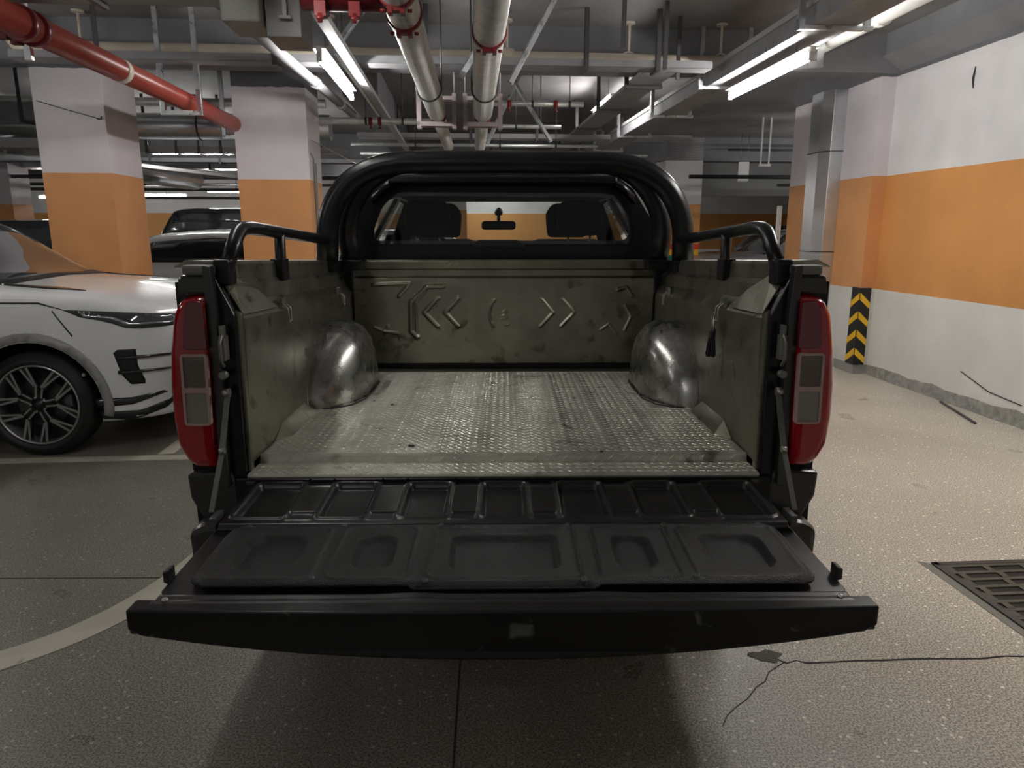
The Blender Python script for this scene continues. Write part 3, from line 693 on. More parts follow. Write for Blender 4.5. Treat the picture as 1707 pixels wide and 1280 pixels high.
def xf(mb, M):
    mb.v = [tuple(M @ Vector(p)) for p in mb.v]; return mb
def car_matrix(u, v, heading):
    """car axes -> garage axes. heading: direction the nose points in garage axes (radians, 0 = +u); (u, v) = car centre line at the nose"""
    # a runs backwards from the nose
    R = Matrix.Rotation(heading+PI, 4, 'Z'); return Matrix.Translation((u, v, 0)) @ R

def cut(o, cutter_mb, m):
    """carve wheel openings: boolean baked into the mesh, the cutter is removed"""
    me = bpy.data.meshes.new('c'); me.from_pydata(cutter_mb.v, [], cutter_mb.f); c_ = bpy.data.objects.new('c', me); col.objects.link(c_)
    bm = bmesh.new(); bm.from_mesh(me); bmesh.ops.recalc_face_normals(bm, faces=bm.faces); bm.to_mesh(me); bm.free()
    c_.matrix_world = o.matrix_world; me.materials.append(m)
    md = o.modifiers.new('b', 'BOOLEAN'); md.object = c_; md.operation = 'DIFFERENCE'; md.solver = 'EXACT'; md.material_mode = 'TRANSFER'
    bpy.context.view_layer.update(); dg = bpy.context.evaluated_depsgraph_get()
    new = bpy.data.meshes.new_from_object(o.evaluated_get(dg)); o.modifiers.clear(); o.data = new
    bpy.data.objects.remove(c_)

def wheel(t, M, a, y, r, rr_, side, fancy=False):
    """side -1: outer face towards -y"""
    b = MB(); w_ = .22; s = side
    prof = [(rr_, y), (rr_+.01, y+s*.012), (rr_+.03, y+s*.018), (r-.045, y+s*.012), (r-.012, y-s*.01), (r, y-s*.035), (r, y-s*(w_-.03)), (r-.02, y-s*w_), (rr_, y-s*w_)]
    b.lathe(prof, (a, 0, r), 'y', 56); o = link('wheel', xf(b, M), M_tyre, t)
    b = MB(); b.lathe([(rr_+.002, y-s*.01), (rr_-.008, y+s*.004), (rr_-.018, y-s*.006), (rr_-.02, y-s*.15)], (a, 0, r), 'y', 48)
    link('rim', xf(b, M), M_rims if fancy else M_galv, o)
    b = MB(); b.lathe([(rr_-.02, y-s*.11), (.01, y-s*.11)], (a, 0, r), 'y', 32); link('brake_backing', xf(b, M), M_black, o)
    def spoke(b, ang, pts, wd, d0, d1, z_):
        pass
    if fancy:
        blk = MB(); sil = MB()
        def seg(mb, p, q, wd, yy, dep):
            P = Vector((a+p[0], y-s*yy, r+p[1])); Q = Vector((a+q[0], y-s*yy, r+q[1])); mb.bar(P, Q, dep, wd, up=Vector((0, 1, 0)).cross((Q-P).normalized()))
        for k in range(5):
            th = 2*PI*k/5+PI/2+.18
            def pol(rad, da): return (rad*math.cos(th+da), rad*math.sin(th+da))
            for sg in (-1, 1):
                seg(blk, pol(.04, sg*.25), pol(.125, sg*.15), .026, .030, .03); seg(blk, pol(.12, sg*.15), pol(rr_-.016, sg*.42), .046, .026, .03)
                seg(sil, pol(.05, sg*.34), pol(.128, sg*.17), .011, .016, .004); seg(sil, pol(.122, sg*.12), pol(rr_-.014, sg*.34), .015, .010, .005); seg(sil, pol(.128, sg*.22), pol(rr_-.014, sg*.50), .013, .010, .005)
        link('spoke_web', xf(blk, M), M_rimb, o); link('spoke_face', xf(sil, M), M_rims, o)
        b = MB(); b.lathe([(.062, y-s*.05), (.060, y-s*.020), (.034, y-s*.016), (.034, y-s*.010), (.001, y-s*.008)], (a, 0, r), 'y', 24); link('hub_cap', xf(b, M), M_rimb, o)
        for k in range(5):
            th = 2*PI*k/5; b = MB(); b.lathe([(.009, y-s*.03), (.009, y-s*.012), (.001, y-s*.012)], (a+.048*math.cos(th), 0, r+.048*math.sin(th)), 'y', 8); link('wheel_nut', xf(b, M), M_rims, o)
        b = MB(); b.lathe([(.165, y-s*.085), (.02, y-s*.085)], (a, 0, r), 'y', 36); link('brake_disc', xf(b, M), M_steel, o)
        b = MB(); b.box(a-.20, a-.11, min(y-s*.05, y-s*.09), max(y-s*.05, y-s*.09), r-.06, r+.06); link('brake_caliper', xf(b, M), mat('caliper', (.16, .16, .16), .4, .6), o, bevel=.01)
    else:
        b = MB()
        for k in range(7):
            th = 2*PI*k/7; P = Vector((a+.03*math.cos(th), y-s*.03, r+.03*math.sin(th))); Q = Vector((a+(rr_-.02)*math.cos(th), y-s*.02, r+(rr_-.02)*math.sin(th))); b.bar(P, Q, .02, .035, up=Vector((0, 1, 0)).cross((Q-P).normalized()))
        b.lathe([(.05, y-s*.03), (.04, y-s*.005), (.001, y-s*.004)], (a, 0, r), 'y', 16)
        link('spokes', xf(b, M), M_galv, o)
    return o

def generic_car(u, v, heading, paint, label, L=4.6, W=1.82, H=1.46, hood=.98, belt=.95, ws=.27, rf=.42, rr2=.76, tail=.90, deck=1.02, suv=False):
    hw = W/2; M = car_matrix(u, v, heading)
    cen = M @ Vector((L/2, 0, 0)); t = thing('car', label, 'car', (cen.x, cen.y, 0))
    st = [(0, .26, hw*.70, .40, hw*.76, .55, hw*.72, .66, hw*.55, .72, 0, .74),
          (.12*1, .20, hw*.86, .35, hw*.90, .55, hw*.86, hood-.16, hw*.66, hood-.08, 0, hood-.06),
          (L*.12, .18, hw*.96, .30, hw, .60, hw*.93, hood-.07, hw*.74, hood-.005, 0, hood+.01),
          (L*ws-.05, .18, hw*.98, .30, hw, .60, hw*.95, belt, hw*.78, hood+.04, 0, hood+.06),
          (L*rf, .18, hw*.98, .30, hw, .60, hw*.96, belt+.01, hw*.66, H-.07, 0, H),
          (L*(rf+rr2)/2, .18, hw*.98, .30, hw, .60, hw*.96, belt+.02, hw*.67, H-.06, 0, H+.005),
          (L*rr2, .18, hw*.98, .30, hw, .60, hw*.96, belt+.04, hw*.62, H-.10, 0, H-.05),
          (L*tail, .20, hw*.97, .32, hw*.99, .60, hw*.93, belt+.03, hw*.66, deck-.02, 0, deck),
          (L-.03, .26, hw*.85, .40, hw*.88, .62, hw*.84, belt-.08, hw*.60, deck-.10, 0, deck-.08),
          (L, .34, hw*.80, .42, hw*.82, .60, hw*.78, .78, hw*.55, .84, 0, .86)]
    body = car_surface(st); bvh = make_bvh(body)
    o = link('body', xf(body, M), paint, t)
    wa, wb_ = .85, L-.95
    cutm = MB()
    for a in (wa, wb_):
        for s in (-1, 1): cutm.lathe([(.0005, s*(hw+.1)), (.365, s*(hw+.1)), (.365, s*(hw-.30)), (.0005, s*(hw-.30))], (a, 0, .32), 'y', 32, smooth=False)
    cutm.v = [tuple((M @ Vector(p))-ORIG[t.name]) for p in cutm.v]
    bpy.context.view_layer.update(); cut(o, cutm, M_black)
    g0, g1 = belt+.06, H-.12
    for md in ('side-', 'side+'):
        p = decal(bvh, [(L*ws+.20, g0-.01), (L*rf-.02, g1-.02), (L*(rf+rr2)/2, g1+.012), (L*rr2-.02, g1-.04), (L*tail-.35, g0+.02)], md, res=.09)
        link('side_window', xf(p, M), M_dglass, t)
    link('windscreen', xf(decal(bvh, [(L*ws+.02, -hw*.74), (L*rf-.05, -hw*.60), (L*rf-.02, 0), (L*rf-.05, hw*.60), (L*ws+.02, hw*.74), (L*ws-.04, 0)], 'top', res=.10), M), M_wglass, t)
    link('rear_window', xf(decal(bvh, [(L*rr2+.05, -hw*.56), (L*tail-.03, -hw*.62), (L*tail-.03, hw*.62), (L*rr2+.05, hw*.56)], 'top', res=.10), M), M_dglass, t)
    for s in (-1, 1):
        hl = [(s*hw*.42, .64), (s*hw*.84, .70), (s*hw*.88, .62), (s*hw*.50, .57)]
        link('headlamp', xf(decal(bvh, hl, 'front', res=.08), M), M_hlamp, t)
        link('tail_lamp', xf(decal(bvh, [(s*hw*.45, .80), (s*hw*.80, .82), (s*hw*.82, .70), (s*hw*.5, .70)], 'rear', res=.08), M), M_lens, t)
        for a in (L*ws+1.15, L*ws+2.1):
            b = MB(); b.tube([(a, s*(hw*.975), belt-.10), (a+.03, s*(hw*.99+.02), belt-.095), (a+.13, s*(hw*.99+.02), belt-.095), (a+.16, s*(hw*.975), belt-.10)], .012, 8); link('door_handle', xf(b, M), paint, t)
        b = MB(); b.lathe([(.001, -.09), (.06, -.08), (.085, 0), (.06, .08), (.001, .09)], (L*ws+.28, s*(hw+.08), belt+.10), 'y', 14); link('side_mirror', xf(b, M), paint, t)
        for a in (wa, wb_): wheel(t, M, a, s*(hw-.01), .32, .22, s)
    link('grille', xf(decal(bvh, [(-hw*.40, .60), (hw*.40, .60), (hw*.36, .42), (-hw*.36, .42)], 'front', res=.09), M), M_blk, t)
    return t

# white SUV parked at left, nose to the right
def white_suv():
    M = car_matrix(-1.90, 5.68, 0); t = thing('car', 'white luxury SUV with black vents and split spoke wheel at the left edge', 'car', (-4.1, 5.68, 0))
    st = [(0, .28, .56, .36, .66, .58, .60, .78, .48, .90, 0, .93),
          (.07, .24, .74, .33, .80, .58, .73, .85, .57, .955, 0, .985),
          (.28, .22, .87, .31, .90, .62, .87, .92, .70, 1.02, 0, 1.05),
          (.62, .21, .92, .30, .945, .66, .91, .985, .76, 1.075, 0, 1.115),
          (1.20, .20, .93, .30, .95, .70, .925, 1.03, .79, 1.125, 0, 1.16),
          (1.98, .20, .93, .30, .95, .70, .925, 1.07, .65, 1.54, 0, 1.60),
          (2.80, .20, .93, .30, .95, .70, .925, 1.10, .66, 1.56, 0, 1.63),
          (3.70, .20, .93, .30, .95, .75, .91, 1.13, .63, 1.50, 0, 1.57),
          (4.22, .24, .90, .34, .92, .75, .87, 1.14, .62, 1.34, 0, 1.40),
          (4.37, .34, .80, .42, .84, .72, .80, .98, .60, 1.12, 0, 1.16)]
    body = car_surface(st); bvh = make_bvh(body); o = link('body', xf(body, M), M_white, t)
    cm = MB()
    for a in (.885, 3.57):
        for s in (-1, 1): cm.lathe([(.0005, s*1.1), (.415, s*1.1), (.405, s*.62), (.0005, s*.62)], (a, 0, .355), 'y', 48, smooth=False)
    cm.v = [tuple((M @ Vector(p))-ORIG[t.name]) for p in cm.v]
    bpy.context.view_layer.update(); cut(o, cm, M_black)
    D = lambda name, poly, mode, m, **k: link(name, xf(decal(bvh, poly, mode, **k), M), m, t)
    for s, md in ((1, 'side+'), (-1, 'side-')):
        for a in (.885, 3.57): wheel(t, M, a, s*.935, .350, .272, s, True)
        for a in (.885,  3.57):
            A0, A1 = math.radians(-12), math.radians(192)
            ring = [(a+.475*math.cos(A0+(A1-A0)*i/24), .355+.475*math.sin(A0+(A1-A0)*i/24)) for i in range(25)]+[(a+.418*math.cos(A1-(A1-A0)*i/24), .355+.418*math.sin(A1-(A1-A0)*i/24)) for i in range(25)]
            D('arch_cladding', ring, md, M_grtrim, res=.04, off=.007, thick=.014)
        D('headlamp', [(.66, .975), (.45, .962), (.25, .945), (.05, .915), (.045, .845), (.20, .842), (.29, .850), (.36, .880), (.45, .905), (.55, .925)], md, M_hlamp, res=.03, off=.005)
        D('headlamp_strip', [(.50, .938), (.36, .925), (.26, .880), (.06, .872), (.06, .862), (.27, .868), (.38, .912), (.50, .925)], md, M_hlin, res=.02, off=.008)
        D('bonnet_gap', [(1.30, 1.030), (1.02, 1.025), (.80, 1.022), (.66, .978), (.64, .968), (.80, 1.012), (1.02, 1.015), (1.30, 1.018)], md, M_blk, res=.03)
        D('air_intake', [(.37, .69), (.345, .71), (.24, .71), (.235, .60), (.205, .50), (.21, .475), (.29, .475), (.335, .54)], md, M_blk, res=.025, off=.004)
        for z0, a1 in ((.655, .07), (.56, .09)):
            b = MB(); pts = []
            for i in range(9):
                a = .35-(.35-a1+.04)*i/8; h, nn, _, _ = bvh.ray_cast(Vector((a, s*3, z0+.008*i/8)), Vector((0, -s, 0)))
                if h: pts.append(h+Vector((0, s*.012, 0)))
            b.tube(pts, [.014*(1-.5*i/(len(pts)-1)) for i in range(len(pts))], 8); link('intake_blade', xf(b, M), M_gblk, t)
        D('black_strip', [(.52, .385), (.30, .385), (.12, .415), (.10, .40), (.30, .335), (.53, .325)], md, M_gblk, res=.03)
        D('lower_trim', [(.50, .292), (.26, .292), (.10, .345), (.03, .43), (.03, .38), (.12, .29), (.28, .235), (.48, .215)], md, M_blk, res=.03)
        D('side_window', [(1.62, 1.10), (2.00, 1.47), (2.85, 1.53), (3.55, 1.46), (3.75, 1.20)], md, M_dglass, res=.07)
        D('panel_seam', [(.72, .965), (.715, .97), (.60, .81), (.605, .80)], md, M_blk, res=.02, off=.002, thick=.003)
        b = MB(); b.lathe([(.0, -.13), (.07, -.11), (.10, 0), (.07, .10), (.0, .12)], (1.72, s*1.08, 1.14), 'y', 16); link('side_mirror', xf(b, M), M_gblk, t)
        for a, z in ((.565, .55), (.19, .50)):
            h, nn, _, _ = bvh.ray_cast(Vector((a, s*3, z)), Vector((0, -s, 0))); b = MB(); b.tube([h, h+nn*.008], .011, 12); link('parking_sensor', xf(b, M), M_grtrim, t)
        D('bonnet_vent', [(.60, s*.70), (.78, s*.66), (1.15, s*.67), (1.15, s*.72), (.80, s*.74)], 'top', M_gblk, res=.05, off=.006)
    D('windscreen', [(1.24, -.74), (1.95, -.61), (1.98, 0), (1.95, .61), (1.24, .74), (1.16, .4), (1.14, 0), (1.16, -.4)], 'top', M_wglass, res=.08)
    D('wiper_cowl', [(1.10, -.70), (1.06, 0), (1.10, .70), (1.26, .78), (1.18, .4), (1.15, 0), (1.18, -.4), (1.26, -.78)], 'top', M_blk, res=.05, off=.006)
    D('rear_window', [(3.80, -.52), (4.20, -.56), (4.20, .56), (3.80, .52)], 'top', M_dglass, res=.09)
    D('grille', [(-.44, .80), (.44, .80), (.46, .62), (-.46, .62)], 'front', M_blk, res=.06)
    D('lower_intake', [(-.50, .46), (.50, .46), (.44, .36), (-.44, .36)], 'front', M_blk, res=.06)
    # the word across the bonnet's leading edge
    fc = bpy.data.curves.new('t', 'FONT'); fc.body = 'RANGE ROVER'; fc.size = .062; fc.space_character = 2.5; fc.extrude = .002; fc.align_x = 'CENTER'
    to = bpy.data.objects.new('t', fc); col.objects.link(to); bpy.context.view_layer.update()
    me = bpy.data.meshes.new_from_object(to.evaluated_get(bpy.context.evaluated_depsgraph_get())); b = MB()
    vs = []
    for v_ in me.vertices:
        # read from in front of the car: text +x runs towards car -y
        y = -v_.co.x; h, nn, _, _ = bvh.ray_cast(Vector((.045+v_.co.y*.9+.09*min(1, abs(y)/.6)**2, y, 4)), Vector((0, 0, -1)))
        if h is None: h = Vector((0, y, .9)); nn = Vector((0, 0, 1))
        if nn.z < 0: nn = -nn
        vs.append(h+nn*(.002+v_.co.z))
    b.add(vs, [tuple(p.vertices) for p in me.polygons]); bpy.data.objects.remove(to)
    link('bonnet_lettering', xf(b, M), M_blk, t)
    return t
white_suv()
generic_car(-.45, 10.45, 0, M_silver, 'silver saloon parked between the two near orange pillars', H=1.49, L=4.7, belt=1.0)
generic_car(-10.2, 13.2, PI, M_dkcar, 'dark hatchback SUV parked behind the left orange pillar', H=1.66, L=4.5, belt=1.08, hood=1.02, rf=.42, rr2=.90, tail=.96, deck=1.25)
generic_car(-5.3, 10.3, 0, M_dkcar, 'black car behind the white SUV windscreen at the left edge', H=1.50, L=4.6)
generic_car(-4.35, 17.6, PI/2, M_dkcar, 'black boxy SUV rising behind the silver saloon', H=1.90, W=1.95, L=4.7, belt=1.15, hood=1.1, ws=.28, rf=.34, rr2=.95, tail=.985, deck=1.55)
generic_car(3.55, 11.7, PI, M_grcar, 'grey car behind the right side rail', H=1.50, L=4.5, hood=1.05, belt=1.0)
generic_car(5.4, 16.6, PI, M_dkcar, 'black car deep behind the grey car at right', H=1.60, L=4.6)
generic_car(1.5, 16.9, 0, M_white, 'white car seen through the truck cab windscreen', H=1.52, L=4.6)

# ------------------------------------------------------------- the pickup truck (world axes)
T = thing('pickup_truck', 'black pickup truck with open tailgate and bare metal bed', 'truck', (0, 4.6, 0), 'T')
def P_(name, mb, m, parent=None, bevel=0, label=None):
    o = link(name, mb, m, parent or T, bevel=bevel)
    if label: o['label'] = label
    return o
def mir(mb, s):
    if s > 0: mb.v = [(-p[0], p[1], p[2]) for p in mb.v]
    return mb
def holed(outer, holes, axis, a, b_, mapf=None, res=None):
    pts = [Vector(p) for p in outer]; n0 = len(pts); ed = [(i, (i+1) % n0) for i in range(n0)]
    for h in holes:
        k = len(pts); pts += [Vector(p) for p in h]; ed += [(k+i, k+(i+1) % len(h)) for i in range(len(h))]
    v2, e2, f2, _, _, _ = delaunay_2d_cdt(pts, ed, [], 1, 1e-7)
    def ins(p, poly):
        c_ = False; j = len(poly)-1
        for i in range(len(poly)):
            if (poly[i][1] > p[1]) != (poly[j][1] > p[1]) and p[0] < (poly[j][0]-poly[i][0])*(p[1]-poly[i][1])/(poly[j][1]-poly[i][1])+poly[i][0]: c_ = not c_
            j = i
        return c_
    F = [f for f in f2 if ins(sum((v2[i] for i in f), Vector((0, 0)))/len(f), outer) and not any(ins(sum((v2[i] for i in f), Vector((0, 0)))/len(f), h) for h in holes)]
    def Q(p, t): return (t, p[0], p[1]) if axis == 'x' else (p[0], t, p[1]) if axis == 'y' else (p[0], p[1], t)
    vs = [Q(p, a) for p in v2]+[Q(p, b_) for p in v2]; k = len(v2)
    fs = [tuple(f) for f in F]+[tuple(i+k for i in reversed(f)) for f in F]; cnt = {}
    for f in F:
        for i in range(len(f)):
            e = tuple(sorted((f[i], f[(i+1) % len(f)]))); cnt[e] = cnt.get(e, 0)+1
    fs += [(e[0], e[1], e[1]+k, e[0]+k) for e, c_ in cnt.items() if c_ == 1]
    m_ = MB(); m_.add([mapf(p) for p in vs] if mapf else vs, fs); return m_
def rrect(cx, cy, hx, hy, r, n=5):
    out = []
    for (sx, sy, a0) in ((1, 1, 0), (-1, 1, 90), (-1, -1, 180), (1, -1, 270)):
        for i in range(n+1):
            a = math.radians(a0+90*i/n); out.append((cx+sx*(hx-r)+r*math.cos(a), cy+sy*(hy-r)+r*math.sin(a)))
    return out
def round2(poly, r, n=4):
    out = []; N_ = len(poly)
    for i in range(N_):
        a, b_, c_ = Vector(poly[i-1]), Vector(poly[i]), Vector(poly[(i+1) % N_]); d1, d2 = (a-b_), (c_-b_); k = min(r, d1.length*.45, d2.length*.45)
        p, q = b_+d1.normalized()*k, b_+d2.normalized()*k
        for t in range(n+1): t /= n; v_ = p*(1-t)**2+b_*2*t*(1-t)+q*t*t; out.append((v_.x, v_.y))
    return out
def sstep(x): x = np.clip(x, 0, 1); return x*x*(3-2*x)
def sd_rr(X, Y, cx, cy, hx, hy, r):
    qx = np.abs(X-cx)-hx+r; qy = np.abs(Y-cy)-hy+r
    return np.hypot(np.maximum(qx, 0), np.maximum(qy, 0))+np.minimum(np.maximum(qx, qy), 0)-r
def sd_line(X, Y, pts):
    d = np.full(X.shape, 9.)
    for (ax, ay), (bx, by) in zip(pts[:-1], pts[1:]):
        px, py = X-ax, Y-ay; dx, dy = bx-ax, by-ay; h = np.clip((px*dx+py*dy)/(dx*dx+dy*dy), 0, 1); d = np.minimum(d, np.hypot(px-dx*h, py-dy*h))
    return d
def hfield(name, x0, x1, y0, y1, res, fn, mapf, m, parent, mask=None, skirt=.01):
    """relief panel: fn(X, Y) is the height, mapf(X, Y, H) the place"""
    nx, ny = int(round((x1-x0)/res))+1, int(round((y1-y0)/res))+1
    X, Y = np.meshgrid(np.linspace(x0, x1, nx), np.linspace(y0, y1, ny), indexing='ij'); H_ = fn(X, Y)
    keep = mask(X, Y) if mask is not None else np.ones(X.shape, bool)
    A = np.stack(mapf(X, Y, H_), -1).reshape(-1, 3)
    idx = np.arange(nx*ny).reshape(nx, ny); q = np.stack([idx[:-1, :-1], idx[1:, :-1], idx[1:, 1:], idx[:-1, 1:]], -1)
    k = keep[:-1, :-1] & keep[1:, :-1] & keep[1:, 1:] & keep[:-1, 1:]; q = q[k].reshape(-1, 4)
    used = np.unique(q); rm = np.full(nx*ny, -1); rm[used] = np.arange(len(used)); q = rm[q]; A = A[used]
    root = T; A = A-np.array(ORIG[root.name])
    me = bpy.data.meshes.new(name); me.from_pydata(A.tolist(), [], q.tolist()); me.polygons.foreach_set('use_smooth', [True]*len(q)); me.update(); me.materials.append(m)
    o = bpy.data.objects.new(name, me); col.objects.link(o); o.parent = parent
    if skirt: md = o.modifiers.new('thickness', 'SOLIDIFY'); md.thickness = skirt; md.offset = -1
    return o

FZ = .80
# bed floor: tread plate with shallow ribs, raised lozenges, lower rear step
def floor_h(X, Y):
    h = np.zeros(X.shape)
    for cx in (-.50, -.36, -.22, -.08, .06, .20, .34, .48): h += .0075*sstep(1-np.abs(X-cx)/.036)*sstep((Y-2.12)/.05)*sstep((3.36-Y)/.05)
    return h
bf = hfield('bed_floor', -.748, .748, 2.09, 3.40, .008, floor_h, lambda X, Y, H_: (X, Y, FZ+H_), M_bedf, T, skirt=.006)
lz = MB(); rr = random.Random(2)
def lozenge(x, y, z, ang, l=.0135, w_=.0034, h=.0019):
    c_, s_ = math.cos(ang), math.sin(ang); P = [(x+c_*l, y+s_*l, z), (x-s_*w_, y+c_*w_, z), (x-c_*l, y-s_*l, z), (x+s_*w_, y-c_*w_, z), (x+c_*l*.45, y+s_*l*.45, z+h), (x-c_*l*.45, y-s_*l*.45, z+h)]
    lz.add(P, [(0, 1, 4), (1, 5, 4), (1, 2, 5), (2, 3, 5), (3, 4, 5), (3, 0, 4)])
dx, dy = .026, .0165
for j in range(90):
    y = 2.104+dy*j
    if y > 3.39: break
    for i in range(-29, 30):
        x = (i+.5*(j % 2))*dx
        if abs(x) > .735 or (abs(x) > .56 and 2.68 < y < 3.34): continue
        lozenge(x, y, FZ+float(floor_h(np.array([x]), np.array([y]))[0]), math.radians(-34+rr.uniform(-4, 4)) if j % 2 else math.radians(28+rr.uniform(-4, 4)), l=.0115 if j % 2 else .008, w_=.0024, h=.0017)
for j in range(7):
    for i in range(-28, 29): lozenge((i+.5*(j % 2))*dx, 1.980+dy*j, .776, math.radians(-34) if j % 2 else math.radians(28), l=.0115 if j % 2 else .008, w_=.0024, h=.0017)
for i in range(-15, 16): lz.bar((i*.047+.008, 2.0855, .797), (i*.047-.008, 2.0855, .782), .0025, .006, up=(0, 1, 0))
P_('tread_pattern', lz, M_bedf, bf)
b = MB(); b.prism([(2.10, .70), (2.10, .795), (2.094, .803), (2.088, .795), (2.086, .776), (1.976, .776), (1.972, .770), (1.976, .764), (2.03, .764), (2.03, .70)], 'x', -.748, .748)
P_('bed_rear_step', b, M_bedf)
b = MB(); b.box(-.79, .79, 1.980, 2.02, .66, .764); P_('rear_sill', b, M_paint, bevel=.006)
b = MB(); b.box(-.748, .748, 3.40, 3.53, .785, .792); P_('bed_floor_front', b, M_joint)
b = MB(); b.box(-.80, .80, 2.10, 3.6, .70, .765); P_('bed_frame', b, M_black)
# small specks of dirt
b = MB(); rr = random.Random(9)
for (x, y) in ((-.30, 2.17), (-.44, 2.72), (-.49, 2.72), (-.52, 2.78), (.30, 2.10), (-.29, 2.168)):
    b.lathe([(.007, 0), (.005, .004), (.0005, .006)], (x, y, FZ+.001), n=6)
P_('dirt_crumb', b, M_joint, bf)

# front panel of the bed with stamped chevrons
RID = [([(-.324, 1.148), (-.392, 1.077), (-.328, 1.009)], .0105), ([(-.222, 1.148), (-.290, 1.077), (-.227, 1.008)], .0105),
       ([(.186, 1.141), (.243, 1.075), (.180, 1.008)], .0075), ([(.288, 1.141), (.348, 1.077), (.282, 1.008)], .0075),
       ([(-.300, 1.205), (-.372, 1.205), (-.455, 1.130), (-.458, .985), (-.430, .955)], .012), ([(-.385, 1.180), (-.432, 1.130), (-.432, .965)], .007),
       ([(-.640, 1.213), (-.462, 1.220)], .008), ([(-.455, 1.220), (-.512, 1.160)], .009),
       ([(-.638, 1.003), (-.596, .984), (-.528, .975), (-.517, .968), (-.516, .945)], .007),
       ([(-.044, 1.141), (-.062, 1.115), (-.072, 1.075), (-.066, 1.035), (-.052, 1.008)], .0065), ([(.000, 1.020), (.012, 1.014), (.024, 1.018)], .004),
       ([(-.010, 1.075), (.004, 1.086), (.014, 1.078)], .004), ([(-.008, 1.060), (.006, 1.066), (.016, 1.056)], .004), ([(.004, 1.092), (.006, 1.05)], .003), ([(-.012, 1.045), (.008, 1.048)], .003),
       ([(.56, 1.19), (.60, 1.20), (.63, 1.16)], .009), ([(.60, 1.11), (.63, 1.06), (.60, .99)], .006), ([(.48, .99), (.52, 1.02), (.56, .97)], .005)]
def bulk_h(X, Z):
    h = np.zeros(X.shape)
    for pts, r in RID: h = np.maximum(h, r*.95*sstep(1.3-sd_line(X, Z, pts)/r))
    h += .003*np.sin(X*5.1+1)*np.sin(Z*9)+.0012*np.sin(X*17+Z*11)   # gently dented sheet
    return h
bp_ = hfield('bed_front_panel', -.735, .735, .822, 1.246, .0032, bulk_h, lambda X, Y, H_: (X, 3.5-H_, Y), M_bed, T, skirt=.004)
b = MB(); b.prism([(3.502, 1.244), (3.496, 1.250), (3.515, 1.256), (3.515, 1.283), (3.488, 1.292), (3.480, 1.325), (3.484, 1.332), (3.58, 1.332), (3.58, 1.244)], 'x', -.735, .730); P_('panel_top_fold', b, M_bed, bp_)
b = MB(); b.box(-.75, .75, 3.53, 3.575, .70, 1.32); P_('bulkhead', b, M_dpaint)

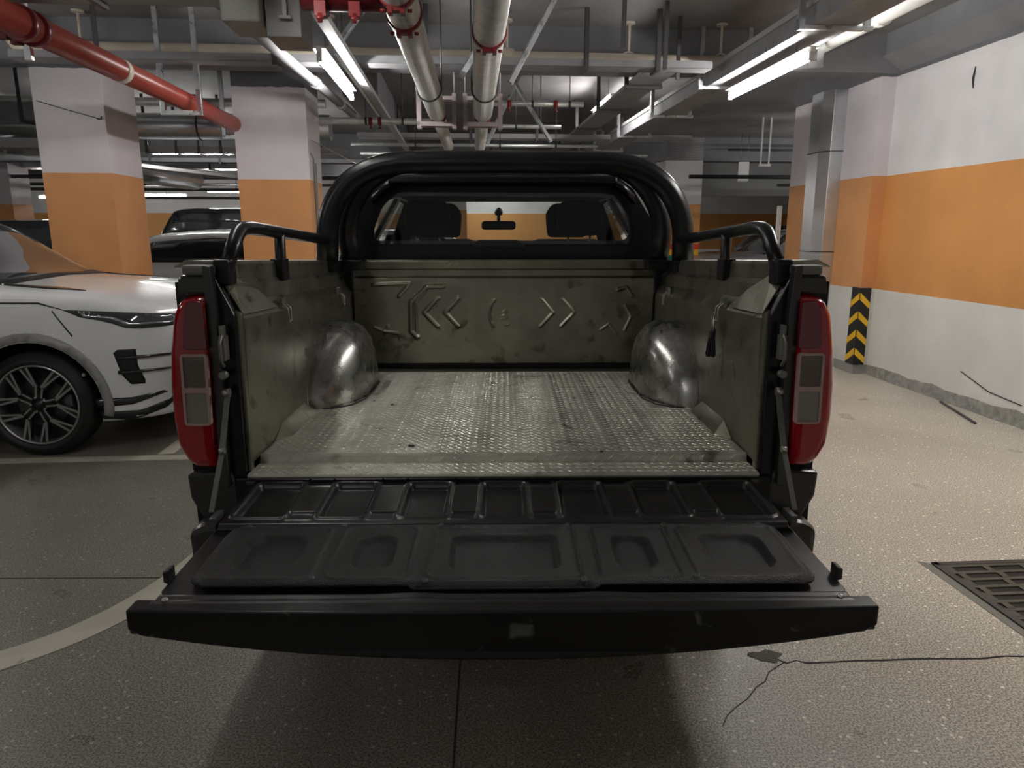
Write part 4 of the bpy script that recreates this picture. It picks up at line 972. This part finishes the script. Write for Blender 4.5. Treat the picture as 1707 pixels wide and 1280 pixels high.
# side panels
def sidez(z, Y): return z+(.055*(3.5-Y)/1.45 if z > 1.10 else .055*(3.5-Y)/1.45*max(0, (z-.80)/.30))
prof = [(.752, .795), (.748, .95), (.745, 1.10), (.745, 1.168), (.750, 1.176), (.778, 1.212), (.780, 1.262), (.793, 1.276), (.795, 1.322), (.800, 1.330), (.890, 1.333), (.925, 1.315)]
for s in (-1, 1):
    b = MB(); rows = []
    for i in range(61):
        Y = 2.03+1.50*i/60
        row = []
        for k, (x, z) in enumerate(prof):
            dx = 0
            if 2 <= k <= 4: dx = .002*math.sin(Y*9)
            if k >= 5 and Y < 2.18: dx = -.0*(2.18-Y)
            row.append(((x+dx), Y, sidez(z, Y)))
        rows.append(row)
    b.grid(rows, False); b.v = [(s*p[0], p[1], p[2]) for p in b.v]
    sp_ = P_('bed_side_panel', b, M_bed); md = sp_.modifiers.new('t', 'SOLIDIFY'); md.thickness = .004; md.offset = 0
    # folded gusset at the rear top corner
    b = MB(); b.add([(s*.744, 2.34, 1.225), (s*.744, 2.03, 1.236), (s*.803, 2.03, 1.345), (s*.793, 2.10, 1.348), (s*.775, 2.25, 1.29)], [(0, 1, 2, 3, 4)]); g_ = P_('corner_fold', b, M_bed, sp_); md = g_.modifiers.new('t', 'SOLIDIFY'); md.thickness = .003
    b = MB(); b.add([(s*.748, 2.24, .80), (s*.748, 2.33, .842), (s*.748, 2.60, .842), (s*.748, 2.68, .80), (s*.708, 2.30, .800), (s*.708, 2.62, .800)], [(0, 1, 4), (1, 2, 5, 4), (2, 3, 5), (0, 4, 5, 3), (0, 3, 2, 1)])
    P_('tread_fillet', b, M_bed, sp_)
    # rear end flange of the liner
    b = MB(); b.prism([(.748, .775), (.744, 1.24), (.758, 1.25), (.762, .775)], 'y', 2.012, 2.035); b.v = [(s*p[0], p[1], p[2]) for p in b.v]; P_('liner_flange', b, M_bed, sp_)
    # jamb
    b = MB(); b.prism([(.758, .62), (.756, 1.24), (.812, 1.365), (.84, 1.37), (.84, .62)], 'y', 1.995, 2.04); b.v = [(s*p[0], p[1], p[2]) for p in b.v]; P_('tailgate_jamb', b, M_paint, bevel=.003)
    b = MB(); b.prism([(.800, .74), (.795, 1.24), (.802, 1.375), (.822, 1.378), (.822, .74)], 'y', 1.965, 2.0); b.v = [(s*p[0], p[1], p[2]) for p in b.v]; P_('jamb_flange', b, M_dpaint, bevel=.002)
    # latch striker
    b = MB(); b.box(.775, .792, 1.955, 1.99, 1.115, 1.185); b.box(.775, .785, 1.95, 1.975, 1.18, 1.215); b.tube([(.780, 1.955, 1.10), (.780, 1.935, 1.12), (.780, 1.935, 1.17), (.780, 1.955, 1.19)], .005, 8)
    b.tube([(.786, 1.95, 1.075), (.786, 1.97, 1.075)], .012, 10); b.v = [(s*p[0], p[1], p[2]) for p in b.v]; P_('latch_striker', b, M_strap, bevel=.002)
    # stay strap
    b = MB(); b.bar((s*.779, 1.958, 1.02), (s*.768, 1.86, .885), .004, .015, up=(1, 0, 0)); b.bar((s*.768, 1.86, .885), (s*.760, 1.74, .757), .004, .013, up=(1, 0, 0))
    st_ = P_('tailgate_stay', b, M_strap)
    b = MB(); b.tube([(s*.772, 1.958, 1.025), (s*.79, 1.958, 1.025)], .013, 12); P_('stay_pivot', b, M_hook, st_); b = MB(); b.tube([(s*.760, 1.858, .885), (s*.774, 1.858, .885)], .009, 10); P_('stay_pivot', b, M_hook, st_)
    # wheel arch
    b = MB(); pr = [(.325, .755), (.325, .690), (.320, .650), (.300, .612), (.262, .585), (.20, .572), (.10, .567), (.0005, .566)]
    b.lathe(pr, (0, 0, 0), 'x', 48, a0=0, a1=PI)
    vs = []
    for (x, y, z) in b.v:
        taper = .06*sstep(np.array(max(0, (-y-.10)/.25))).item()*(1 if x < .70 else .4)
        vs.append((s*(x+taper), 2.985+y*(.99 if y > 0 else 1.03), FZ-.002+z*.945))
    b.v = vs; ar = P_('wheel_arch', b, M_arch)
    b = MB(); b.tube([(s*.752, 2.99+.345*math.cos(a), FZ+.335*math.sin(a)) for a in [i*PI/24 for i in range(25)]], .006, 6); P_('arch_flange', b, M_bed, ar)
    b = MB(); b.tube([(s*x, y, FZ+.001) for x, y in ((.745, 2.66), (.66, 2.665), (.60, 2.72), (.566, 2.82), (.560, 2.99), (.566, 3.16), (.60, 3.27), (.66, 3.32))], .004, 6); P_('arch_sealant', b, M_joint, ar)
    # tie hooks
    for Y in ((2.40, 3.22)):
        z = sidez(1.165, Y); b = MB(); b.tube(rnd([(s*.747, Y-.014, z+.03), (s*.722, Y-.014, z+.01), (s*.722, Y-.014, z-.035), (s*.722, Y+.014, z-.035), (s*.722, Y+.014, z+.01), (s*.747, Y+.014, z+.03)], .01), .0030, 8)
        b.box(min(s*.738, s*.748), max(s*.738, s*.748), Y-.022, Y+.022, z+.012, z+.045); P_('tie_hook', b, M_hook)
    # outer bed wall with wheel opening
    pts = [(2.02, .60), (2.02, 1.33), (3.62, 1.29), (3.62, .50), (3.44, .50)]+[(3.02+.43*math.cos(a), .40+.43*math.sin(a)) for a in [i*PI/16 for i in range(1, 16)]]+[(2.57, .50), (2.2, .55)]
    b = holed(pts, [], 'x', .80, .925); b.v = [(s*p[0], p[1], p[2]) for p in b.v]; P_('bed_outer_side', b, M_paint, bevel=.008)
    # lower rear quarter and corner cap
    q = [(.78, .74), (.78, .64), (.85, .60), (.895, .64), (.925, .70), (.930, .775), (.80, .785)]
    b = MB(); b.prism(q, 'y', 1.985, 2.06); b.v = [(s*p[0], p[1], p[2]) for p in b.v]; P_('rear_quarter', b, M_dpaint, bevel=.010)
    q = [(.805, 1.298), (.812, 1.350), (.895, 1.350), (.903, 1.298)]
    b = MB(); b.prism(q, 'y', 1.975, 2.06); b.v = [(s*p[0], p[1], p[2]) for p in b.v]; P_('bed_corner', b, M_dpaint, bevel=.008)
    b = MB(); b.box(.805, .885, 1.978, 2.08, 1.350, 1.378); b.v = [(s*p[0], p[1], p[2]) for p in b.v]; P_('rail_end_cap', b, mat('worn_grey_cap', (.17, .165, .15), .5), bevel=.008)
    # tail lamp: wrapped red lens
    O_ = [(.812, 1.296), (.853, 1.300), (.889, 1.290), (.912, 1.252), (.931, 1.149), (.940, 1.046), (.943, .94), (.937, .86), (.910, .812), (.883, .795), (.827, .796), (.822, .94), (.817, 1.115)]
    O_ = round2(O_, .012, 3); cx = sum(p[0] for p in O_)/len(O_); cz = sum(p[1] for p in O_)/len(O_)
    b = MB(); L_ = []
    for (yy, sc) in ((2.16, 0), (2.03, 0), (1.985, .002), (1.966, .010), (1.957, .020), (1.953, .034)):
        L_.append([(s*(p[0]-(p[0]-cx)*sc/.07), yy-(.0 if yy > 2 else .010*(1-abs(p[1]-cz)/.26)), p[1]-(p[1]-cz)*sc/.25) for p in O_]+[(s*(O_[0][0]-(O_[0][0]-cx)*sc/.07), yy, O_[0][1]-(O_[0][1]-cz)*sc/.25)])
    b.grid(L_, True); b.add(L_[-1][:-1], [tuple(range(len(O_)))], True)
    tl = P_('tail_lamp', b, M_lens)
    fr = rrect(.859, 1.036, .037, .102, .010, 3); h1 = rrect(.859, 1.087, .030, .044, .004, 2); h2 = rrect(.859, .985, .030, .044, .004, 2)
    skew = lambda p: (s*(p[0]+.02*(1.03-p[2])), p[1], p[2])
    P_('lamp_frame', holed(fr, [h1, h2], 'y', 1.938, 1.952, skew), M_lframe, tl)
    for k, h in enumerate((h1, h2)):
        b = MB(); b.prism(h, 'y', 1.942, 1.950); b.v = [skew(p) for p in b.v]; P_('clear_lens', b, M_clear if k else M_smoke, tl, label='clear reversing lens' if k else 'smoked clear lens')
    b = MB(); b.prism(round2([(.818, 1.150), (.820, 1.280), (.858, 1.284), (.872, 1.262), (.884, 1.150)], .008, 3), 'y', 1.941, 1.955); b.v = [(s*p[0], p[1], p[2]) for p in b.v]; P_('brake_lens', b, M_dlens, tl, bevel=.003, label='darker red upper lens')

# tailgate, let down
GT = .047
def gz(Y, h=0): return .757-(2.0-Y)*GT+h
def gmap(X, Y, H_): return (X, Y, gz(Y)+H_)
b = MB(); out = [(-.728, 1.998), (-.742, 1.80), (-.748, 1.42), (-.728, 1.375), (-.757, 1.350), (-.762, 1.312), (.762, 1.312), (.757, 1.350), (.728, 1.375), (.748, 1.42), (.742, 1.80), (.728, 1.998)]
b.prism(out, 'z', 0, 1); b.v = [(p[0], p[1], gz(p[1], -.025 if p[2] > .5 else -.056-.03*(1-(p[0]/.77)**2)*(1 if p[1] < 1.5 else .3))) for p in b.v]
tg = P_('tailgate', b, M_gate, bevel=.004)
tops = [(-.640, .066), (-.425, .060), (-.213, .060), (0, .060), (.213, .060), (.425, .060), (.640, .066)]
def up_h(X, Y):
    h = np.zeros(X.shape)
    for cx, hx in tops:
        h -= .018*sstep(-sd_rr(X, Y, cx, 1.845, hx, .112, .016)/.010)
        h += .005*sstep(1-np.abs(sd_rr(X, Y, cx, 1.845, hx+.006, .118, .020))/.008)
    for cx in (-.532, -.319, -.106, .106, .319, .532):
        for cy in (1.742, 1.962):
            d = sd_rr(X, Y, cx, cy, .034, .022, .004); h -= .004*sstep(-d/.005); h += .003*sstep(1-np.abs(d-.002)/.005)
    h -= .010*sstep((1.698-Y)/.012)
    h += .004*sstep((Y-1.975)/.01)*sstep((1.992-Y)/.01)
    return h+.0003*np.sin(X*13)*np.sin(Y*21)
P_u = hfield('gate_upper_skin', -.726, .726, 1.685, 1.997, .003, up_h, gmap, M_gate, tg, skirt=.005)
low = [(-.545, .078), (-.303, .050), (0, .130), (.303, .050), (.545, .078)]
def low_mask(X, Y):
    d = sd_rr(X, Y, 0, 1.55, .690, .145, .05); d2 = sd_rr(X, Y, 0, 1.48, .215-np.clip(Y-1.385, 0, .02)*0, .085+.0, .03)
    return np.minimum(d, d2) < 0
def low_h(X, Y):
    h = np.zeros(X.shape)
    for cx, hx in low:
        d = sd_rr(X, Y, cx, 1.545, hx, .088, .046 if hx < .1 else .030); h -= .017*sstep(-d/.016)
        d = sd_rr(X, Y, cx, 1.545, hx+.040, .122, .022); h += .0045*sstep(1-np.abs(d)/.008)
    d = sd_rr(X, Y, 0, 1.55, .690, .145, .05); h -= .010*sstep((d+.012)/.012)*(sd_rr(X, Y, 0, 1.48, .215, .085, .03) > -.012)
    return h+.002
P_l = hfield('gate_trim_panel', -.695, .695, 1.392, 1.695, .003, low_h, gmap, M_liner, tg, mask=low_mask, skirt=.005)
for (x, y) in ((-.402, 1.675), (-.160, 1.675), (.160, 1.675), (.402, 1.675), (-.640, 1.672), (.640, 1.672), (-.420, 1.425), (-.172, 1.412), (.172, 1.412), (.420, 1.425)):
    b = MB(); b.lathe([(.008, .002), (.007, .006), (.004, .007), (.003, .003), (.0003, .003)], (x, y, gz(y)), n=12); P_('trim_screw', b, M_steel, tg)
# raised inner lip near the free edge and its end cap
def lip_h(X, Y): return .006*sstep((1.352-Y)/.008)-.004+.0015*np.sin(X*19)*0
hfield('gate_lip', -.726, .726, 1.318, 1.375, .004, lambda X, Y: .006*sstep((1.356-Y)/.014)-.006+.004*np.exp(-((X+.19)/.05)**2)*sstep((Y-1.34)/.01)+.004*np.exp(-((X-.2)/.05)**2)*sstep((Y-1.34)/.01), gmap, M_gate, tg, skirt=.006)
N_ = 60; face = [(-.762+1.524*i/N_, gz(1.31, .001)) for i in range(N_+1)]
bot = []
for i in range(N_+1):
    x = .762-1.524*i/N_; u = abs(x)/.762
    d = .108-.056*u**2.2-(.010 if u > .985 else 0); bot.append((x, gz(1.31)-d))
b = MB(); F_ = face+bot; b.prism(F_, 'y', 1.306, 1.352)
b.v = [(p[0], p[1]-.012*(1-(p[0]/.762)**2)+(.012 if p[2] < .64 and p[1] < 1.33 else 0)*0, p[2]) for p in b.v]
P_('gate_edge_cap', b, M_gedge, tg, bevel=.004)
for s in (-1, 1):
    b = MB(); b.prism([(.744, .0), (.757, .005), (.757, .03), (.744, .034)], 'y', 1.455, 1.49); b.v = [(s*p[0], p[1], gz(1.47, -.03)+p[2]) for p in b.v]; P_('gate_buffer', b, M_blk, tg, bevel=.003)
    b = MB(); b.box(.735, .752, 1.70, 1.76, gz(1.73, -.02), gz(1.73, .012)); b.v = [(s*p[0], p[1], p[2]) for p in b.v]; P_('stay_bracket', b, M_steel, tg, bevel=.002)
    b = MB(); b.lathe([(.007, 0), (.006, .003), (.0003, .004)], (s*.70, 1.345, gz(1.345, .001)), n=10); P_('edge_rivet', b, M_hook, tg)
    b = MB(); b.tube([(s*.72, 1.99, .748), (s*.755, 1.99, .748)], .012, 12); P_('gate_hinge', b, M_steel, tg)

# roll bar: two hoops that share a top
for k, (Yb, pts) in enumerate(((3.30, [(-.812, 1.30), (-.803, 1.50), (-.768, 1.60), (-.700, 1.685), (-.600, 1.742), (-.48, 1.768), (0, 1.772)]), (3.43, [(-.722, 1.30), (-.745, 1.46), (-.728, 1.56), (-.668, 1.665), (-.585, 1.738), (-.47, 1.778), (0, 1.782)]))):
    full = [(x, z) for x, z in pts]+[(-x, z) for x, z in pts[-2::-1]]
    P3 = [(x+(.012 if k == 0 and x > .3 else .006), Yb+(0 if k == 0 else -.04*(1 if abs(x) < .5 else 0)), z) for x, z in full]
    b = MB(); b.tube(rnd(P3, .10, 5), .049 if k == 0 else .047, 20); rb = P_('roll_bar', b, M_bar, label=('rear' if k == 0 else 'front')+' hoop')
    for s in (-1, 1):
        x = s*abs(pts[0][0])+(.012 if s > 0 else 0); b = MB(); b.box(x-.06, x+.06, Yb-.06, Yb+.06, 1.325, 1.337); b.prism([(x-.055, 1.337), (x-.055, 1.29), (x+.055, 1.29), (x+.055, 1.337)], 'y', Yb-.052, Yb+.052); P_('bar_foot', b, M_bar, rb, bevel=.004)
for s in (-1, 1):
    b = MB(); b.tube(rnd([(s*.80, 3.26, 1.432), (s*.785, 2.25, 1.480), (s*.785, 2.16, 1.474), (s*.788, 2.045, 1.36)], .075, 6), .0215, 16); sr = P_('side_rail', b, M_bar)
    b = MB(); b.tube([(s*.788, 2.56, 1.462), (s*.785, 2.54, 1.30)], .019, 14); b.box(min(s*.765, s*.812), max(s*.765, s*.812), 2.505, 2.575, 1.300, 1.375); P_('rail_post', b, M_bar, sr, bevel=.004)
    b = MB(); b.box(min(s*.768, s*.815), max(s*.768, s*.815), 2.015, 2.075, 1.320, 1.392); P_('rail_foot', b, M_bar, sr, bevel=.006)

# cab
cabo = [(-.85, .70), (-.865, 1.30), (-.80, 1.46), (-.66, 1.68), (-.58, 1.735), (-.40, 1.760), (0, 1.768), (.40, 1.760), (.58, 1.735), (.66, 1.68), (.80, 1.46), (.865, 1.30), (.85, .70)]
win = round2([(-.688, 1.407), (-.690, 1.47), (-.640, 1.60), (-.590, 1.650), (-.50, 1.660), (.50, 1.655), (.590, 1.640), (.640, 1.58), (.672, 1.46), (.650, 1.407)], .05, 3)
P_('cab_rear_wall', holed(cabo, [win], 'y', 3.74, 3.775), M_paint)
b = MB(); b.prism([(x*1.004, z) for x, z in win], 'y', 3.756, 3.760); P_('rear_window', b, M_glass)
inner = [(p[0]*.965, 1.53+(p[1]-1.53)*.88) for p in win]
P_('window_seal', holed([(p[0]*1.01, 1.53+(p[1]-1.53)*1.02) for p in win], [inner], 'y', 3.734, 3.742), M_gblk)
b = MB(); rows = []
for Y, k, dz in ((3.70, 1.0, -.045), (3.71, 1.0, -.008), (3.80, 1.0, .0), (4.3, 1.0, .02), (4.85, .99, .0), (4.95, .97, -.035)):
    rows.append([(x*k, Y, z+dz) for x, z in ((-.665, 1.655), (-.60, 1.722), (-.55, 1.745), (-.40, 1.762), (-.2, 1.770), (0, 1.772), (.2, 1.770), (.40, 1.762), (.55, 1.745), (.60, 1.722), (.665, 1.655))])
b.grid(rows, True); rf_ = P_('cab_roof', b, M_paint); md = rf_.modifiers.new('t', 'SOLIDIFY'); md.thickness = .03; md.offset = -1
b = MB(); b.prism([(3.70, 1.745), (3.66, 1.738), (3.655, 1.705), (3.69, 1.690), (3.75, 1.695), (3.75, 1.755)], 'x', -.575, .565); sp_ = P_('roof_spoiler', b, M_paint, bevel=.008)
b = MB(); b.box(-.10, .10, 3.650, 3.658, 1.708, 1.722); P_('high_brake_lamp', b, M_gblk, sp_)
b = MB(); b.box(-.12, .06, 3.72, 3.742, 1.395, 1.42); b.prism([(-.17, 1.39), (-.13, 1.425), (.07, 1.425), (.12, 1.39)], 'y', 3.73, 3.742); P_('window_handle_cover', b, M_blk)
for s in (-1, 1):
    mapx = lambda p, s=s: (s*(p[0]-(max(0, p[2]-1.30))*.60), p[1], p[2])
    outer = [(3.75, .48), (3.75, 1.30), (3.77, 1.715), (4.9, 1.70), (5.62, 1.24), (5.62, .48)]
    w1 = [(3.95, 1.32), (3.98, 1.64), (4.35, 1.655), (4.35, 1.30)]; w2 = [(4.45, 1.30), (4.45, 1.655), (4.86, 1.645), (5.35, 1.29)]
    P_('cab_side', holed(outer, [w1, w2], 'x', .835, .868, mapx), M_paint)
    for w_ in (w1, w2):
        b = MB(); b.prism(w_, 'x', .848, .852); b.v = [mapx(p) for p in b.v]; P_('door_window', b, M_glass)
    b = MB(); b.bar((s*.80, 5.60, 1.22), (s*.60, 4.90, 1.70), .05, .06); P_('windscreen_pillar', b, M_paint)
    b = MB(); b.lathe([(.001, -.1), (.08, -.09), (.10, 0), (.08, .08), (.001, .09)], (s*1.0, 5.2, 1.30), 'x', 16); P_('side_mirror', b, M_paint)
b = MB(); b.grid([[(-.72, 5.62, 1.20), (0, 5.70, 1.20), (.72, 5.62, 1.20)], [(-.58, 4.92, 1.69), (0, 4.96, 1.705), (.58, 4.92, 1.69)]], True); P_('windscreen', b, M_cglass)
b = MB(); b.box(-.60, .60, 3.80, 4.90, 1.660, 1.672); P_('headliner', b, M_lining)
b = MB(); b.box(-.80, .80, 3.78, 6.0, .45, .52); P_('cab_floor', b, M_black)
b = MB(); b.prism([(5.2, .8), (5.2, 1.05), (5.35, 1.17), (5.65, 1.19), (5.65, .8)], 'x', -.78, .78); P_('dashboard', b, M_blk, bevel=.02)
for s in (-1, 1):
    b = MB(); b.prism([(3.86, .80), (3.90, 1.36), (3.97, 1.385), (4.05, 1.36), (4.10, .8)], 'x', min(s*.66, s*.03), max(s*.66, s*.03)); seat = P_('rear_seat_back', b, M_cloth, bevel=.03)
    cx = s*.415
    b = MB(); b.prism(round2([(cx-.10, 1.445), (cx-.125, 1.50), (cx-.115, 1.61), (cx-.08, 1.635), (cx+.08, 1.635), (cx+.115, 1.61), (cx+.125, 1.50), (cx+.10, 1.445)], .03, 3), 'y', 3.93, 4.05); hr = P_('headrest', b, M_cloth, bevel=.02)
    for dx in (-.06, .06): b = MB(); b.tube([(cx+dx, 3.99, 1.37), (cx+dx, 3.99, 1.46)], .006, 8); P_('headrest_post', b, M_post, hr)
    cx = s*.40
    b = MB(); b.prism([(4.62, .7), (4.55, 1.30), (4.60, 1.42), (4.68, 1.42), (4.75, .7)], 'x', cx-.22, cx+.22); fs_ = P_('front_seat', b, M_cloth, bevel=.04)
    b = MB(); b.prism(round2([(cx-.12, 1.43), (cx-.135, 1.58), (cx-.09, 1.64), (cx+.09, 1.64), (cx+.135, 1.58), (cx+.12, 1.43)], .03, 3), 'y', 4.58, 4.68); P_('front_headrest', b, M_cloth, fs_, bevel=.02)
b = MB(); b.prism(rrect(-.035, 1.508, .118, .030, .022), 'y', 5.02, 5.06); mr_ = P_('cabin_mirror', b, M_blk, bevel=.006)
b = MB(); b.tube([(-.035, 5.05, 1.52), (-.035, 5.07, 1.60)], .012, 8); b.lathe([(.001, -.03), (.025, -.02), (.03, 0), (.02, .02), (.001, .03)], (-.035, 5.06, 1.60), 'z', 12); P_('mirror_stem', b, M_blk, mr_)
b = MB(); b.tube([(-.31+.19*math.cos(a)-.09, 5.12+.05*math.sin(a), 1.08+.19*math.sin(a)) for a in [i*PI/12 for i in range(24)]], .015, 8, closed=True); P_('steering_wheel', b, M_blk)
# bonnet, wings and nose: a shell built like the other cars
st = [(0, .42, .62, .50, .72, .70, .68, .88, .52, .98, 0, 1.00), (.10, .38, .80, .46, .86, .70, .80, .96, .62, 1.05, 0, 1.08), (.45, .36, .88, .42, .91, .72, .87, 1.04, .70, 1.12, 0, 1.15),
      (1.2, .36, .89, .42, .92, .74, .89, 1.10, .74, 1.17, 0, 1.20), (1.62, .36, .87, .42, .90, .74, .87, 1.14, .76, 1.19, 0, 1.205)]
TM = Matrix.Translation((0, 7.20, 0)) @ Matrix.Rotation(-PI/2, 4, 'Z')
body = car_surface(st); o = link('bonnet_and_wings', xf(body, TM), M_paint, T)
cm = MB()
for s in (-1, 1): cm.lathe([(.0005, s*1.1), (.44, s*1.1), (.44, s*.60), (.0005, s*.60)], (.95, 0, .40), 'y', 32, smooth=False)
cm.v = [tuple((TM @ Vector(p))-ORIG[T.name]) for p in cm.v]; bpy.context.view_layer.update(); cut(o, cm, M_black)
for a in (.95, 4.18):
    for s in (-1, 1): wheel(T, TM, a, s*.90, .385, .23, s)
b = MB(); b.box(-.62, .62, 2.1, 7.0, .42, .52); b.tube([(-.85, 3.02, .385), (.85, 3.02, .385)], .05, 10); b.tube([(-.85, 6.25, .385), (.85, 6.25, .385)], .05, 10); P_('chassis', b, M_black)
b = MB(); b.prism(round2([(-.90, .50), (-.905, .63), (-.86, .655), (.86, .655), (.905, .63), (.90, .50), (.80, .46), (-.80, .46)], .04, 4), 'y', 1.90, 2.02); P_('rear_bumper', b, M_dpaint, bevel=.02)
# tassel hanging from the near right hook
t = thing('tassel', 'navy blue tassel hanging from the hook on the right bed wall', 'tassel', (.728, 2.42, 1.04), 'T')
b = MB(); b.tube(rnd([(.722, 2.405, 1.185), (.716, 2.405, 1.200), (.716, 2.43, 1.19), (.716, 2.43, 1.135), (.716, 2.405, 1.135), (.716, 2.405, 1.188)], .01), .0028, 8); link('clip', b, M_hook, t)
b = MB(); b.lathe([(.0005, .012), (.010, .008), (.012, 0), (.012, -.022), (.010, -.026)], (.716, 2.418, 1.135), n=12); link('cap', b, M_blk, t)
b = MB(); rr = random.Random(4)
for k in range(26):
    a = rr.uniform(0, 2*PI); r0 = rr.uniform(.002, .009); r1 = r0*rr.uniform(1.6, 2.5); b.tube([(.716+r0*math.cos(a), 2.418+r0*math.sin(a), 1.118), (.714+r1*math.cos(a)*.8, 2.418+r1*math.sin(a), 1.046+rr.uniform(-.003, .006))], .0028, 5)
link('strands', b, M_tassel, t)
